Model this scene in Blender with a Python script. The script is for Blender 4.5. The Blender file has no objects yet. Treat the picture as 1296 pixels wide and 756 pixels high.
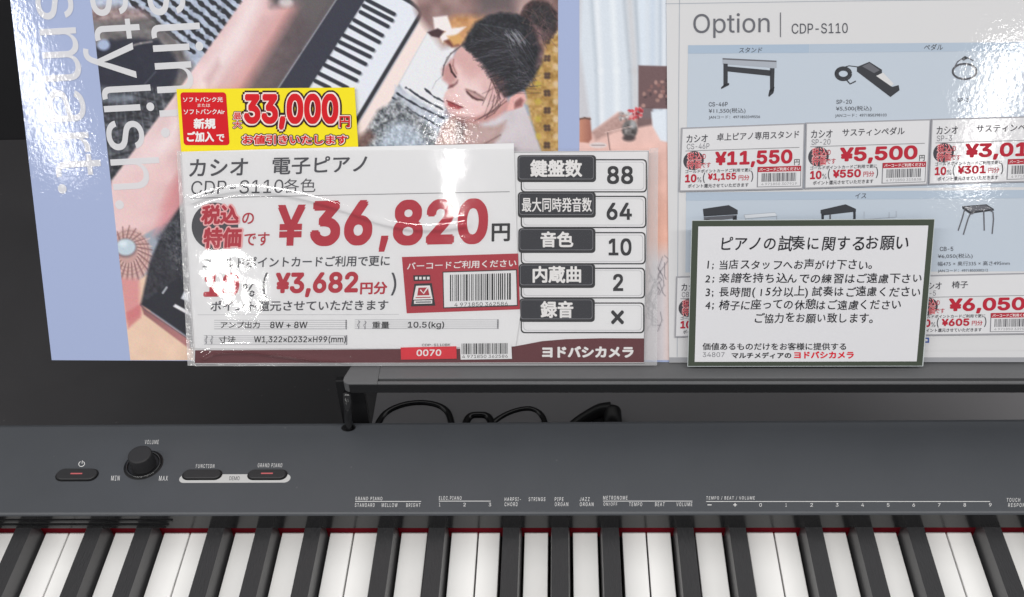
import bpy, math, os, random
import numpy as np
from mathutils import Vector, Matrix
from mathutils.geometry import delaunay_2d_cdt

rnd = random.Random(7)
sc = bpy.context.scene
COL = sc.collection
MM = 0.001

# ------------------------------------------------------------------ camera
F_PX = 1450.0
CAM = np.array([123.35, -407.32, 513.54])            # millimetres
CB = np.array([[0.99867013, 0.03146863, -0.04083739],   # right
               [0.0110325, 0.64331282, 0.76552394],     # up
               [-0.0503612, 0.76495643, -0.64211012]])  # forward
cam_d = bpy.data.cameras.new('camera')
cam_d.sensor_width = 36.0
cam_d.lens = F_PX / 1296.0 * 36.0
cam_d.clip_start = 0.01
cam_d.clip_end = 100.0
cam = bpy.data.objects.new('camera', cam_d)
COL.objects.link(cam)
mw = Matrix.Identity(4)
for i in range(3):
    mw[i][0], mw[i][1], mw[i][2], mw[i][3] = CB[0][i], CB[1][i], -CB[2][i], CAM[i] * MM
cam.matrix_world = mw
sc.camera = cam

# ------------------------------------------------------------------ world and lamps
w = bpy.data.worlds.new('World')
sc.world = w
w.use_nodes = True
wb = w.node_tree.nodes['Background']
wb.inputs[0].default_value = (0.955, 0.97, 1.0, 1)
wb.inputs[1].default_value = 0.30
sc.view_settings.view_transform = 'Standard'
sc.view_settings.look = 'None'
sc.view_settings.exposure = 0.0
sc.view_settings.gamma = 1.0


def overhead_lamp(p0, p1, z, width, radiance, col=(1, 0.98, 0.95)):
    """one row of ceiling fluorescents, or the added fill light, between two plan points (metres)"""
    l = bpy.data.lights.new('ceiling_tube_or_fill', 'AREA')
    dx, dy = p1[0] - p0[0], p1[1] - p0[1]
    ln = math.hypot(dx, dy)
    l.shape = 'RECTANGLE'
    l.size = width
    l.size_y = ln
    l.energy = radiance * math.pi * width * ln
    l.color = col
    o = bpy.data.objects.new('ceiling_tube_or_fill', l)
    COL.objects.link(o)
    o.location = ((p0[0] + p1[0]) / 2, (p0[1] + p1[1]) / 2, z)
    o.rotation_euler = (0, 0, math.atan2(-dx, dy))
    return o


overhead_lamp((-1.84, -2.45), (-2.30, -4.05), 1.9, 0.10, 36)
overhead_lamp((-1.99, -5.25), (-2.2, -6.4), 1.9, 0.15, 42)
overhead_lamp((-0.47, -3.6), (-0.62, -5.0), 1.9, 0.055, 48)
overhead_lamp((1.60, -3.0), (1.83, -4.4), 1.9, 0.11, 36)
overhead_lamp((-2.3, -0.9), (2.3, -0.9), 1.9, 0.13, 31)
overhead_lamp((-2.4, 1.0), (2.4, 1.0), 1.95, 1.7, 0.55)      # broad fill light added overhead, lifts panel, table and keys

# ------------------------------------------------------------------ materials
ALB = 1.08


def lin(c):
    c = c / 255.0
    return c / 12.92 if c <= 0.04045 else ((c + 0.055) / 1.055) ** 2.4


def rgb(r, g, b, k=ALB):
    return (min(lin(r) * k, .9), min(lin(g) * k, .9), min(lin(b) * k, .9), 1)


MATS = {}


def mat(name, col, rough=0.5, spec=0.5, coat=0.0, coat_rough=0.05, film=0.0, film_scale=420.0,
        grain=0.0, grain_scale=900.0, mottled=0.0, mot_scale=30.0, metal=0.0, emit=None, stretch=None):
    if name in MATS:
        return MATS[name]
    m = bpy.data.materials.new(name)
    m.use_nodes = True
    nt = m.node_tree
    b = nt.nodes['Principled BSDF']
    b.inputs['Base Color'].default_value = col
    b.inputs['Roughness'].default_value = rough
    b.inputs['Specular IOR Level'].default_value = spec
    b.inputs['Metallic'].default_value = metal
    b.inputs['Coat Weight'].default_value = coat
    b.inputs['Coat Roughness'].default_value = coat_rough
    geo = nt.nodes.new('ShaderNodeNewGeometry')
    if mottled:
        n = nt.nodes.new('ShaderNodeTexNoise')
        n.inputs['Scale'].default_value = mot_scale
        n.inputs['Detail'].default_value = 5
        nt.links.new(geo.outputs['Position'], n.inputs['Vector'])
        mx = nt.nodes.new('ShaderNodeMix')
        mx.data_type = 'RGBA'
        mx.inputs[6].default_value = tuple(c * (1 - mottled) for c in col[:3]) + (1,)
        mx.inputs[7].default_value = tuple(min(c * (1 + mottled), .9) for c in col[:3]) + (1,)
        nt.links.new(n.outputs['Fac'], mx.inputs[0])
        nt.links.new(mx.outputs[2], b.inputs['Base Color'])
    if grain:
        n = nt.nodes.new('ShaderNodeTexNoise')
        n.inputs['Scale'].default_value = grain_scale
        n.inputs['Detail'].default_value = 4
        vec = geo.outputs['Position']
        if stretch:
            mp = nt.nodes.new('ShaderNodeMapping')
            mp.inputs['Scale'].default_value = stretch
            nt.links.new(vec, mp.inputs['Vector'])
            vec = mp.outputs['Vector']
        nt.links.new(vec, n.inputs['Vector'])
        bp = nt.nodes.new('ShaderNodeBump')
        bp.inputs['Strength'].default_value = grain
        bp.inputs['Distance'].default_value = 0.0004
        nt.links.new(n.outputs['Fac'], bp.inputs['Height'])
        nt.links.new(bp.outputs['Normal'], b.inputs['Normal'])
        rr = nt.nodes.new('ShaderNodeMapRange')
        rr.inputs['To Min'].default_value = max(rough - .12, .05)
        rr.inputs['To Max'].default_value = min(rough + .12, 1)
        nt.links.new(n.outputs['Fac'], rr.inputs['Value'])
        nt.links.new(rr.outputs['Result'], b.inputs['Roughness'])
    if coat and film:
        n = nt.nodes.new('ShaderNodeTexNoise')
        n.inputs['Scale'].default_value = film_scale
        n.inputs['Detail'].default_value = 3
        nt.links.new(geo.outputs['Position'], n.inputs['Vector'])
        n2 = nt.nodes.new('ShaderNodeTexNoise')
        n2.inputs['Scale'].default_value = 22
        n2.inputs['Detail'].default_value = 1
        nt.links.new(geo.outputs['Position'], n2.inputs['Vector'])
        bp = nt.nodes.new('ShaderNodeBump')
        bp.inputs['Strength'].default_value = 1.0
        bp.inputs['Distance'].default_value = film
        nt.links.new(n.outputs['Fac'], bp.inputs['Height'])
        b2 = nt.nodes.new('ShaderNodeBump')
        b2.inputs['Strength'].default_value = 1.0
        b2.inputs['Distance'].default_value = 0.00012
        nt.links.new(n2.outputs['Fac'], b2.inputs['Height'])
        nt.links.new(b2.outputs['Normal'], bp.inputs['Normal'])
        nt.links.new(bp.outputs['Normal'], b.inputs['Coat Normal'])
    if emit:
        b.inputs['Emission Color'].default_value = emit[0]
        b.inputs['Emission Strength'].default_value = emit[1]
    MATS[name] = m
    return m


def gloss(name, r, g, b, film=.00004):
    """ink on a glossy laminated poster"""
    return mat(name, rgb(r, g, b), rough=.5, spec=.3, coat=.8, coat_rough=.04, film=film)


def ink(name, r, g, b):
    return mat(name, rgb(r, g, b), rough=.55, spec=.25, mottled=.06, mot_scale=260)


def film_mat(name, fac=0.07, rough=0.04, haze=0.05, bump=0.00025):
    m = bpy.data.materials.new(name)
    m.use_nodes = True
    nt = m.node_tree
    nt.nodes.clear()
    out = nt.nodes.new('ShaderNodeOutputMaterial')
    tr = nt.nodes.new('ShaderNodeBsdfTransparent')
    gl = nt.nodes.new('ShaderNodeBsdfGlossy')
    gl.inputs['Roughness'].default_value = rough
    df = nt.nodes.new('ShaderNodeBsdfDiffuse')
    df.inputs['Color'].default_value = (.8, .8, .82, 1)
    fr = nt.nodes.new('ShaderNodeLayerWeight')
    fr.inputs['Blend'].default_value = .25
    ma = nt.nodes.new('ShaderNodeMath')
    ma.operation = 'MULTIPLY_ADD'
    ma.inputs[1].default_value = .5
    ma.inputs[2].default_value = fac * .6
    nt.links.new(fr.outputs['Fresnel'], ma.inputs[0])
    m1 = nt.nodes.new('ShaderNodeMixShader')
    m1.inputs[0].default_value = haze
    nt.links.new(tr.outputs[0], m1.inputs[1])
    nt.links.new(df.outputs[0], m1.inputs[2])
    m2 = nt.nodes.new('ShaderNodeMixShader')
    nt.links.new(ma.outputs[0], m2.inputs[0])
    nt.links.new(m1.outputs[0], m2.inputs[1])
    nt.links.new(gl.outputs[0], m2.inputs[2])
    nt.links.new(m2.outputs[0], out.inputs[0])
    geo = nt.nodes.new('ShaderNodeNewGeometry')
    n = nt.nodes.new('ShaderNodeTexNoise')
    n.inputs['Scale'].default_value = 160
    n.inputs['Detail'].default_value = 3
    nt.links.new(geo.outputs['Position'], n.inputs['Vector'])
    bp = nt.nodes.new('ShaderNodeBump')
    bp.inputs['Strength'].default_value = 1
    bp.inputs['Distance'].default_value = bump
    nt.links.new(n.outputs['Fac'], bp.inputs['Height'])
    nt.links.new(bp.outputs['Normal'], gl.inputs['Normal'])
    nt.links.new(bp.outputs['Normal'], fr.inputs['Normal'])
    return m


# ------------------------------------------------------------------ pixel -> place
ANG = math.atan2(-8.4, 561.0)


class Plane:
    """a sheet standing on the ledge; P(u,v,d) is where the sight line of photo pixel (u,v) meets it (mm)"""

    def __init__(s, lean, origin, ang=ANG):
        t = math.radians(lean)
        s.n = np.array([math.sin(ang) * math.cos(t), -math.cos(ang) * math.cos(t), math.sin(t)])
        s.o = np.array(origin, float)

    def P(s, u, v, d=0.0):
        r = (u - 648.0) / F_PX * CB[0] - (v - 378.0) / F_PX * CB[1] + CB[2]
        t = (d - s.n @ (CAM - s.o)) / (s.n @ r)
        return CAM + t * r

    def PA(s, U, V, d=0.0):
        r = ((U - 648.0) / F_PX)[:, None] * CB[0] - ((V - 378.0) / F_PX)[:, None] * CB[1] + CB[2]
        t = (d - s.n @ (CAM - s.o)) / (r @ s.n)
        return CAM + t[:, None] * r


class Level(Plane):
    def __init__(s, z):
        s.n = np.array([0, 0, 1.0])
        s.o = np.array([0, 0, z])


STAND = Plane(28, (100, 76.5, 59.5))
NOTICE = Plane(24, (250, 66.5, 59.7))
PZ = 24.0
TOP = Level(PZ)

# ------------------------------------------------------------------ objects


def thing(name, label, cat, loc=(0, 0, 0), group=None):
    o = bpy.data.objects.new(name, None)
    o.empty_display_size = .02
    COL.objects.link(o)
    o.location = Vector(loc) * MM
    o['label'] = label
    o['category'] = cat
    if group:
        o['group'] = group
    return o


class MB:
    """collects faces in world millimetres, builds ONE mesh object"""

    def __init__(s):
        s.v, s.f, s.fm, s.m = [], [], [], []

    def mi(s, m):
        if m not in s.m:
            s.m.append(m)
        return s.m.index(m)

    def add(s, vs, fs, m):
        k = len(s.v)
        s.v += [tuple(map(float, p)) for p in vs]
        i = s.mi(m)
        for f in fs:
            s.f.append([k + a for a in f])
            s.fm.append(i)
        return s

    def box(s, x0, x1, y0, y1, z0, z1, m):
        vs = [(x, y, z) for z in (z0, z1) for y in (y0, y1) for x in (x0, x1)]
        return s.add(vs, [(0, 2, 3, 1), (4, 5, 7, 6), (0, 1, 5, 4), (2, 6, 7, 3), (0, 4, 6, 2), (1, 3, 7, 5)], m)

    def prism(s, bot, top, m):
        n = len(bot)
        s.add(list(bot) + list(top), [tuple(range(n))[::-1], tuple(range(n, 2 * n))] +
              [(i, (i + 1) % n, n + (i + 1) % n, n + i) for i in range(n)], m)
        return s

    def tube(s, pts, r, m, seg=10, caps=True):
        P = [np.array(p, float) for p in pts]
        rs = r if isinstance(r, (list, tuple)) else [r] * len(P)
        vs, fs = [], []
        up = np.array([0, 0, 1.0])
        pu = None
        for i, p in enumerate(P):
            t = P[min(i + 1, len(P) - 1)] - P[max(i - 1, 0)]
            t /= np.linalg.norm(t)
            a = pu - t * (pu @ t) if pu is not None else np.cross(t, up if abs(t[2]) < .9 else np.array([1.0, 0, 0]))
            a /= np.linalg.norm(a)
            pu = a
            b = np.cross(t, a)
            for k in range(seg):
                q = 2 * math.pi * k / seg
                vs.append(p + rs[i] * (math.cos(q) * a + math.sin(q) * b))
        for i in range(len(P) - 1):
            for k in range(seg):
                k2 = (k + 1) % seg
                fs.append((i * seg + k, i * seg + k2, (i + 1) * seg + k2, (i + 1) * seg + k))
        if caps:
            fs.append(tuple(range(seg))[::-1])
            fs.append(tuple(range((len(P) - 1) * seg, len(P) * seg)))
        return s.add(vs, fs, m)

    def lathe(s, c, prof, m, seg=40):
        vs, fs = [], []
        for (r, z) in prof:
            for k in range(seg):
                q = 2 * math.pi * k / seg
                vs.append((c[0] + r * math.cos(q), c[1] + r * math.sin(q), c[2] + z))
        for i in range(len(prof) - 1):
            for k in range(seg):
                k2 = (k + 1) % seg
                fs.append((i * seg + k, i * seg + k2, (i + 1) * seg + k2, (i + 1) * seg + k))
        fs.append(tuple(range((len(prof) - 1) * seg, len(prof) * seg)))
        return s.add(vs, fs, m)

    # -- flat print on a plane, given in photo pixels
    def poly(s, pl, d, pts, m):
        return s.add([pl.P(u, v, d) for u, v in pts], [tuple(range(len(pts)))], m)

    def rect(s, pl, d, x0, y0, x1, y1, m, sl=0.0, k=0.0):
        return s.poly(pl, d, [(x0 + k * 0, y1), (x1, y1 + sl * (x1 - x0)), (x1 - k * (y1 - y0), y0 + sl * (x1 - x0)), (x0 - k * (y1 - y0), y0)], m)

    def stroke(s, pl, d, pts, wd, m):
        """a drawn line of constant width"""
        L, Rr = [], []
        n = len(pts)
        for i in range(n):
            a, b = pts[max(i - 1, 0)], pts[min(i + 1, n - 1)]
            t = np.array([b[0] - a[0], b[1] - a[1]], float)
            t /= max(np.linalg.norm(t), 1e-6)
            q = np.array([-t[1], t[0]]) * wd / 2
            L.append((pts[i][0] + q[0], pts[i][1] + q[1]))
            Rr.append((pts[i][0] - q[0], pts[i][1] - q[1]))
        vs = [pl.P(u, v, d) for u, v in L + Rr]
        return s.add(vs, [(i, i + 1, n + i + 1, n + i) for i in range(n - 1)], m)

    def sheet(s, pl, d, pts, th, m):
        front = [pl.P(u, v, d) for u, v in pts]
        back = [p - pl.n * th for p in front]
        return s.prism(back, front, m)

    def text(s, body, pl, d, box, m, bold=0.0, sl=0.0, k=0.0, gap=1.0):
        """body stretched into the pixel box (x0,y0,x1,y1); sl = slope of the line, k = lean of the uprights"""
        V0, Fc = glyphs(body, 0, min(bold, 0), gap)
        if SANS and ord(max(body)) < 0x250:
            bold *= .75
        lo, hi = V0.min(0) - max(bold, 0), V0.max(0) + max(bold, 0)
        x0, y0, x1, y1 = box
        for i, (ox, oy) in enumerate(weight(bold)):
            N = (V0 + np.array([ox, oy]) - lo) / np.maximum(hi - lo, 1e-9)
            U = x0 + N[:, 0] * (x1 - x0) - k * N[:, 1] * (y1 - y0)
            W = y1 - N[:, 1] * (y1 - y0) + sl * N[:, 0] * (x1 - x0)
            s.add(pl.PA(U, W, d + i * .0025), Fc, m)
        return s

    def type(s, body, pl, d, org, xd, yd, m, font=0, bold=0.0):
        """body set at natural proportions: org + x*xd + y*yd (pixels per em)"""
        V, Fc = glyphs(body, font)
        for i, q in enumerate(weight(bold)):
            X, Y = V[:, 0] + q[0], V[:, 1] + q[1]
            s.add(pl.PA(org[0] + X * xd[0] + Y * yd[0], org[1] + X * xd[1] + Y * yd[1], d + i * .0025), Fc, m)
        return s

    def build(s, name, parent=None, bevel=0.0, smooth=False, seg=2):
        me = bpy.data.meshes.new(name)
        off = np.array(parent_origin(parent)) if parent else np.zeros(3)
        V = (np.array(s.v) - off) * MM
        me.from_pydata(V.tolist(), [], s.f)
        for m in s.m:
            me.materials.append(m)
        me.polygons.foreach_set('material_index', s.fm)
        if smooth:
            me.polygons.foreach_set('use_smooth', [True] * len(s.f))
        me.update()
        o = bpy.data.objects.new(name, me)
        COL.objects.link(o)
        if parent:
            o.parent = parent
        if bevel:
            b = o.modifiers.new('bevel', 'BEVEL')
            b.width = bevel * MM
            b.segments = seg
            b.limit_method = 'ANGLE'
            b.angle_limit = math.radians(40)
        return o


def parent_origin(o):
    v = Vector((0, 0, 0))
    while o:
        v += o.location
        o = o.parent
    return v / MM


GC = {}
try:      # Blender's own bundled interface typeface; the built-in one serves where it is missing
    SANS = bpy.data.fonts.load(os.path.join(bpy.utils.system_resource('DATAFILES', path='fonts'), 'Inter.woff2'))
except Exception:
    SANS = None


def weight(b):
    """pen shifts that thicken a glyph by b em"""
    if b < .008:
        return [(0, 0)]
    n = 4 if b < .03 else 8 if b < .075 else 12
    out = [(b * math.cos(2 * math.pi * (k + .5) / n), b * math.sin(2 * math.pi * (k + .5) / n)) for k in range(n)]
    return out + ([(b * .5 * math.cos(2 * math.pi * k / 6), b * .5 * math.sin(2 * math.pi * k / 6)) for k in range(6)] if b > .05 else [])


def solid(me):
    """fill overlapping outlines by winding number"""
    V = np.array([v.co[:2] for v in me.vertices])
    E = np.array([e_.vertices[:] for e_ in me.edges])
    o = delaunay_2d_cdt([Vector(v) for v in V], [tuple(map(int, e_)) for e_ in E], [], 0, 1e-7)
    P = np.array([v[:] for v in o[0]])
    T = np.array([t for t in o[2] if len(t) == 3])
    c = P[T].mean(1)
    cx, cy = c[:, 0][:, None], c[:, 1][:, None]
    a, b = V[E[:, 0]], V[E[:, 1]]
    cr = (b[:, 0] - a[:, 0])[None] * (cy - a[:, 1][None]) - (cx - a[:, 0][None]) * (b[:, 1] - a[:, 1])[None]
    up = (a[:, 1][None] <= cy) & (b[:, 1][None] > cy) & (cr > 0)
    dn = (b[:, 1][None] <= cy) & (a[:, 1][None] > cy) & (cr < 0)
    return P, [tuple(map(int, t)) for t in T[up.sum(1) != dn.sum(1)]]


def glyphs(body, font=0, off=0.0, gap=1.0):
    font = SANS if font == 0 and all(ord(c_) < 0x250 for c_ in body) else None   # kana and kanji come with the built-in face
    key = (body, font is None, off, gap)
    if key not in GC:
        c = bpy.data.curves.new('print', 'FONT')
        c.body = body
        c.resolution_u = 4
        c.offset = off
        c.space_character = gap
        if font:
            c.font = font
            c.fill_mode = 'NONE'
        o = bpy.data.objects.new('print', c)
        me = bpy.data.meshes.new_from_object(o)
        if font:
            V, Fc = solid(me)
        else:
            V = np.array([v.co[:2] for v in me.vertices])
            Fc = [tuple(p.vertices) for p in me.polygons]
        bpy.data.objects.remove(o)
        bpy.data.meshes.remove(me)
        bpy.data.curves.remove(c)
        GC[key] = (V, Fc)
    return GC[key]


def tag(o, label=None, cat=None, group=None, kind=None):
    for k, v in (('label', label), ('category', cat), ('group', group), ('kind', kind)):
        if v:
            o[k] = v
    return o


# ------------------------------------------------------------------ palette
M_case = mat('charcoal_case', (.058, .063, .072, 1), rough=.33, spec=.5, grain=.12, grain_scale=2600, mottled=.07, mot_scale=35)
M_face = mat('gloss_black_face', (.012, .012, .013, 1), rough=.16, spec=.6)
M_dark = mat('black_plastic', (.010, .010, .011, 1), rough=.4, spec=.4)
M_cap = mat('matt_black_knob', (.022, .022, .024, 1), rough=.5, spec=.4, grain=.05, grain_scale=3000)
M_pit = mat('dark_recess', (.004, .004, .005, 1), rough=.35, spec=.4)
M_white = mat('white_key_plastic', (.85, .845, .835, 1), rough=.24, spec=.5, mottled=.02, mot_scale=60)
M_ebony = mat('ebony_grained_key', (.020, .020, .022, 1), rough=.42, spec=.6, grain=.9, grain_scale=1500, stretch=(1, .12, 1))
M_side = mat('lightened_key_side', (.060, .060, .063, 1), rough=.36, spec=.6)  # paler than the key top, light on the sides put into the colour
M_felt = mat('red_felt', rgb(112, 14, 28), rough=.95, spec=.1, grain=.6, grain_scale=2500, mottled=.2, mot_scale=900)
M_print = mat('panel_lettering', (.72, .72, .72, 1), rough=.6)
M_grey = mat('grey_bracket_print', (.50, .50, .50, 1), rough=.55)
M_led = mat('lit_red_lamp', rgb(168, 84, 88), rough=.4, emit=((1, .2, .2, 1), .10))
M_rest = mat('music_rest_plastic', (.105, .107, .112, 1), rough=.34, spec=.5, grain=.08, grain_scale=2200, mottled=.05, mot_scale=40)
M_post = mat('gloss_black_post', (.008, .008, .009, 1), rough=.12, spec=.7)
M_cable = mat('black_cable_rubber', (.007, .007, .008, 1), rough=.16, spec=.5)
M_table = mat('dark_table_laminate', (.044, .043, .046, 1), rough=.26, spec=.5, grain=.06, grain_scale=700, mottled=.10, mot_scale=9)
M_back = mat('black_back_board', (.016, .016, .018, 1), rough=.5, spec=.4, mottled=.1, mot_scale=6)

M_paper = mat('white_card', rgb(221, 221, 223), rough=.6, spec=.2, mottled=.012, mot_scale=40)
M_paper2 = mat('white_spec_card', rgb(222, 222, 224), rough=.6, spec=.2, mottled=.012, mot_scale=40)
I_black = ink('black_ink', 38, 38, 42)
I_grey = ink('dark_grey_ink', 66, 66, 72)
I_mid = ink('mid_grey_ink', 120, 120, 126)
I_rule = ink('rule_grey_ink', 130, 130, 134)
I_red = ink('price_red_ink', 172, 36, 54)
I_pink = ink('red_halo_ink', 228, 170, 172)
I_panel = ink('panel_red_ink', 166, 44, 58)
I_maroon = ink('maroon_band_ink', 92, 40, 46)
I_white = ink('white_ink', 226, 224, 224)
I_label = ink('label_black_ink', 42, 43, 50)
I_strip = ink('strip_grey_ink', 190, 190, 194)
I_bright = ink('label_red_ink', 206, 36, 52)



def dusty(m, cell, amount, smear):
    nt = m.node_tree
    b = nt.nodes['Principled BSDF']
    geo = nt.nodes.new('ShaderNodeNewGeometry')
    vo = nt.nodes.new('ShaderNodeTexVoronoi')
    vo.inputs['Scale'].default_value = cell
    nt.links.new(geo.outputs['Position'], vo.inputs['Vector'])
    sp = nt.nodes.new('ShaderNodeMapRange')
    sp.inputs['From Min'].default_value = .045
    sp.inputs['From Max'].default_value = .02
    sp.inputs['To Max'].default_value = amount
    nt.links.new(vo.outputs['Distance'], sp.inputs['Value'])
    src = b.inputs['Base Color'].links[0].from_socket
    mx = nt.nodes.new('ShaderNodeMix')
    mx.data_type = 'RGBA'
    mx.inputs[7].default_value = (.30, .30, .30, 1)
    nt.links.new(sp.outputs['Result'], mx.inputs[0])
    nt.links.new(src, mx.inputs[6])
    nt.links.new(mx.outputs[2], b.inputs['Base Color'])
    no_ = nt.nodes.new('ShaderNodeTexNoise')
    no_.inputs['Scale'].default_value = 14
    no_.inputs['Detail'].default_value = 6
    no_.inputs['Distortion'].default_value = 1.2
    nt.links.new(geo.outputs['Position'], no_.inputs['Vector'])
    ad = nt.nodes.new('ShaderNodeMath')
    ad.operation = 'MULTIPLY_ADD'
    ad.inputs[1].default_value = smear
    old = b.inputs['Roughness'].links[0].from_socket
    nt.links.new(no_.outputs['Fac'], ad.inputs[0])
    nt.links.new(old, ad.inputs[2])
    nt.links.new(ad.outputs[0], b.inputs['Roughness'])


dusty(M_case, 62, .16, .22)
dusty(M_table, 45, .14, .3)
dusty(M_rest, 70, .15, .2)
M_rest.node_tree.nodes['Principled BSDF'].inputs['Coat Weight'].default_value = 0

# ------------------------------------------------------------------ setting
t = MB().box(-1300, 1500, -420, 539, -100, -70, M_table).build('table_top')
tag(t, 'dark laminate display table top under the piano', kind='structure')
bb = MB()
bb.box(-1300, 1500, 540, 562, -100, 95, M_back)
bb.box(-1300, 1500, 546, 562, 97, 700, M_back)
bo = bb.build('back_board', bevel=1.5)
tag(bo, 'tall black board standing behind the table with a thin seam', 'back board')

# ------------------------------------------------------------------ piano
piano = thing('digital_piano', 'charcoal digital piano with black and white keys and a slim control panel', 'digital piano', (90, -40, -58))
X0, X1 = -520, 720
prof = [(-6.0, 11.8), (-6.2, 22.6), (-5.8, 23.5), (-4.8, PZ), (60.6, PZ), (62.4, 23.5), (63.9, 22.3), (65, 20.4), (65.6, 18), (65.8, 14),
        (65.8, -58), (-152, -58), (-152, -26), (5, -26), (5, 11.8)]
c = MB()
n = len(prof)
vs = [(x, y, z) for x in (X0, X1) for (y, z) in prof]
fs, fm = [], []
c.add(vs, [(i, n + i, n + (i + 1) % n, (i + 1) % n) for i in range(1, n - 1)] + [tuple(range(n)), tuple(range(n, 2 * n))[::-1]], M_case)
c.add([vs[0], vs[1], vs[n + 1], vs[n]], [(0, 1, 2, 3)], M_face)
c.add([vs[n - 1], vs[0], vs[n], vs[2 * n - 1]], [(0, 1, 2, 3)], M_face)
o = c.build('case', piano)
o = MB().box(X0, -98, -6.75, -6.25, 18.6, 19.6, M_pit).box(X0, -101, -6.75, -6.25, 14.6, 15.6, M_pit).build('vent_slot', piano)
fel = MB()
xs = np.linspace(X0 + 4, X1 - 4, 200)
fel.box(X0 + 4, X1 - 4, .2, 4.6, -4, 4.6, M_felt)
fel.build('felt_strip', piano, bevel=.5)
for s_ in (X0, X1 - 14):
    MB().box(s_, s_ + 14, -150, -6.4, -26, 16, M_case).build('end_cheek', piano, bevel=2)

OCT = 164.5
BK = [20.3, 48.7, 89.7, 116.7, 144.2]
blacks = [o_ * OCT + b for o_ in (-2, -1, 0, 1, 2) for b in BK]
HW = 6.9   # half width of the slot a black key runs in
for k in range(-14, 22):
    x0, x1 = k * 23.5 + .45, (k + 1) * 23.5 - .45
    a, b = x0, x1
    for q in blacks:
        if q - HW < x0 < q + HW:
            a = q + HW
        if q - HW < x1 < q + HW:
            b = q - HW
    if x1 < -240 or x0 > 400:
        continue
    zt = rnd.uniform(-.12, .12)
    plan = [(a, 3), (a, -97), (x0, -97.6), (x0, -147), (x1, -147), (x1, -97.6), (b, -97), (b, 3)]
    key = MB().prism([(x, y, -19) for x, y in plan[::-1]][::-1], [(x, y, zt) for x, y in plan], M_white)
    key.build('white_key', piano, bevel=.45)
for q in blacks:
    if q < -235 or q > 400:
        continue
    q += rnd.uniform(-.12, .12)
    zt = 12 + rnd.uniform(-.15, .15)
    k = MB()
    B_ = [(q - 5.6, 4.5, -6), (q + 5.6, 4.5, -6), (q + 5.6, -95, -6), (q - 5.6, -95, -6)]
    T_ = [(q - 4.55, 4.5, zt), (q + 4.55, 4.5, zt), (q + 4.55, -89, zt), (q - 4.55, -89, zt)]
    k.add(B_ + T_, [(0, 3, 2, 1)[::-1]], M_side)
    k.add(B_ + T_, [(4, 7, 6, 5)], M_ebony)
    k.add(B_ + T_, [(0, 1, 5, 4)[::-1], (1, 2, 6, 5)[::-1], (2, 3, 7, 6)[::-1], (3, 0, 4, 7)[::-1]], M_side)
    k.build('black_key', piano, bevel=.3)
# dark key bed seen through the gaps
MB().box(X0 + 15, X1 - 15, -146, 4, -25.5, -20, M_pit).build('key_bed', piano)


def capsule(cx, cy, hx, r, seg=10):
    pts = []
    for k in range(seg + 1):
        q = -math.pi / 2 + math.pi * k / seg
        pts.append((cx + hx - r + r * math.cos(q), cy + r * math.sin(q)))
    for k in range(seg + 1):
        q = math.pi / 2 + math.pi * k / seg
        pts.append((cx - hx + r + r * math.cos(q), cy + r * math.sin(q)))
    return pts


def push_button(name, u0, u1, v0, v1, lit, label=None):
    a, b = TOP.P(u0, (v0 + v1) / 2), TOP.P(u1, (v0 + v1) / 2)
    cx, cy = (a + b)[:2] / 2
    cy = TOP.P((u0 + u1) / 2, (v0 + v1) / 2)[1]
    hx = (b[0] - a[0]) / 2
    hy = (TOP.P(u0, v0)[1] - TOP.P(u0, v1)[1]) / 2
    m = MB()
    rim = capsule(cx, cy, hx, hy)
    m.add([(x, y, PZ + .06) for x, y in rim], [tuple(range(len(rim)))], M_pit)
    inn = capsule(cx, cy, hx - .8, hy - .7)
    top = capsule(cx, cy, hx - 1.3, hy - 1.1)
    m.prism([(x, y, PZ + .02) for x, y in inn], [(x, y, PZ + 1.0) for x, y in inn], M_cap)
    m.prism([(x, y, PZ + 1.0) for x, y in inn], [(x, y, PZ + 1.35) for x, y in top], M_cap)
    o = m.build(name, piano)
    if label:
        o['label'] = label
    if lit:
        MB().box(cx - 3.4, cx + 3.4, cy - .5, cy + .35, PZ + 1.3, PZ + 1.5, M_led).build('indicator_lamp', o)


# light grey bracket joining the two demo buttons
br = MB()
q0, q1 = TOP.P(227, 606), TOP.P(367.5, 606)
cx, cy, hx = (q0[0] + q1[0]) / 2, (q0[1] + q1[1]) / 2, (q1[0] - q0[0]) / 2
yT, yB = TOP.P(300, 600.5)[1], TOP.P(300, 611.2)[1]
yc = (yT + yB) / 2
pts = [(x, y) for x, y in capsule(cx, yc, hx, (yT - yB) / 2)]
pts = [(x, min(y, yT)) for x, y in pts]
br.add([(x, y, PZ + .04) for x, y in pts], [tuple(range(len(pts)))], M_grey)
br.build('demo_bracket', piano)
push_button('power_button', 70.5, 124.8, 593.5, 609.5, True)
push_button('function_button', 230.5, 281.5, 594.5, 608, False)
push_button('tone_button', 313, 364, 594.5, 608, True)

kc = TOP.P(181.7, 588.6)
kn = MB()
kn.lathe((kc[0], kc[1], PZ), [(11.3, .05), (11.2, .1), (10.6, .12), (9.9, -.5 + .8), (9.2, .35)], M_pit)
ko = kn.build('volume_knob', piano, smooth=True)
MB().lathe((kc[0], kc[1], PZ), [(10.4, .1), (10.2, .9), (9.6, 1.2), (8.9, .9), (8.6, .2)], M_post).build('knob_ring', ko, smooth=True)
MB().lathe((kc[0], kc[1], PZ), [(7.2, .2), (7.05, 1.5), (6.85, 8.4), (6.7, 8.9), (6.4, 9.25), (5.9, 9.4), (5.6, 9.4)], M_cap, 48).build('knob_cap', ko, bevel=0)

# printed lettering on the panel
tx = MB()
D = .05


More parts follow.
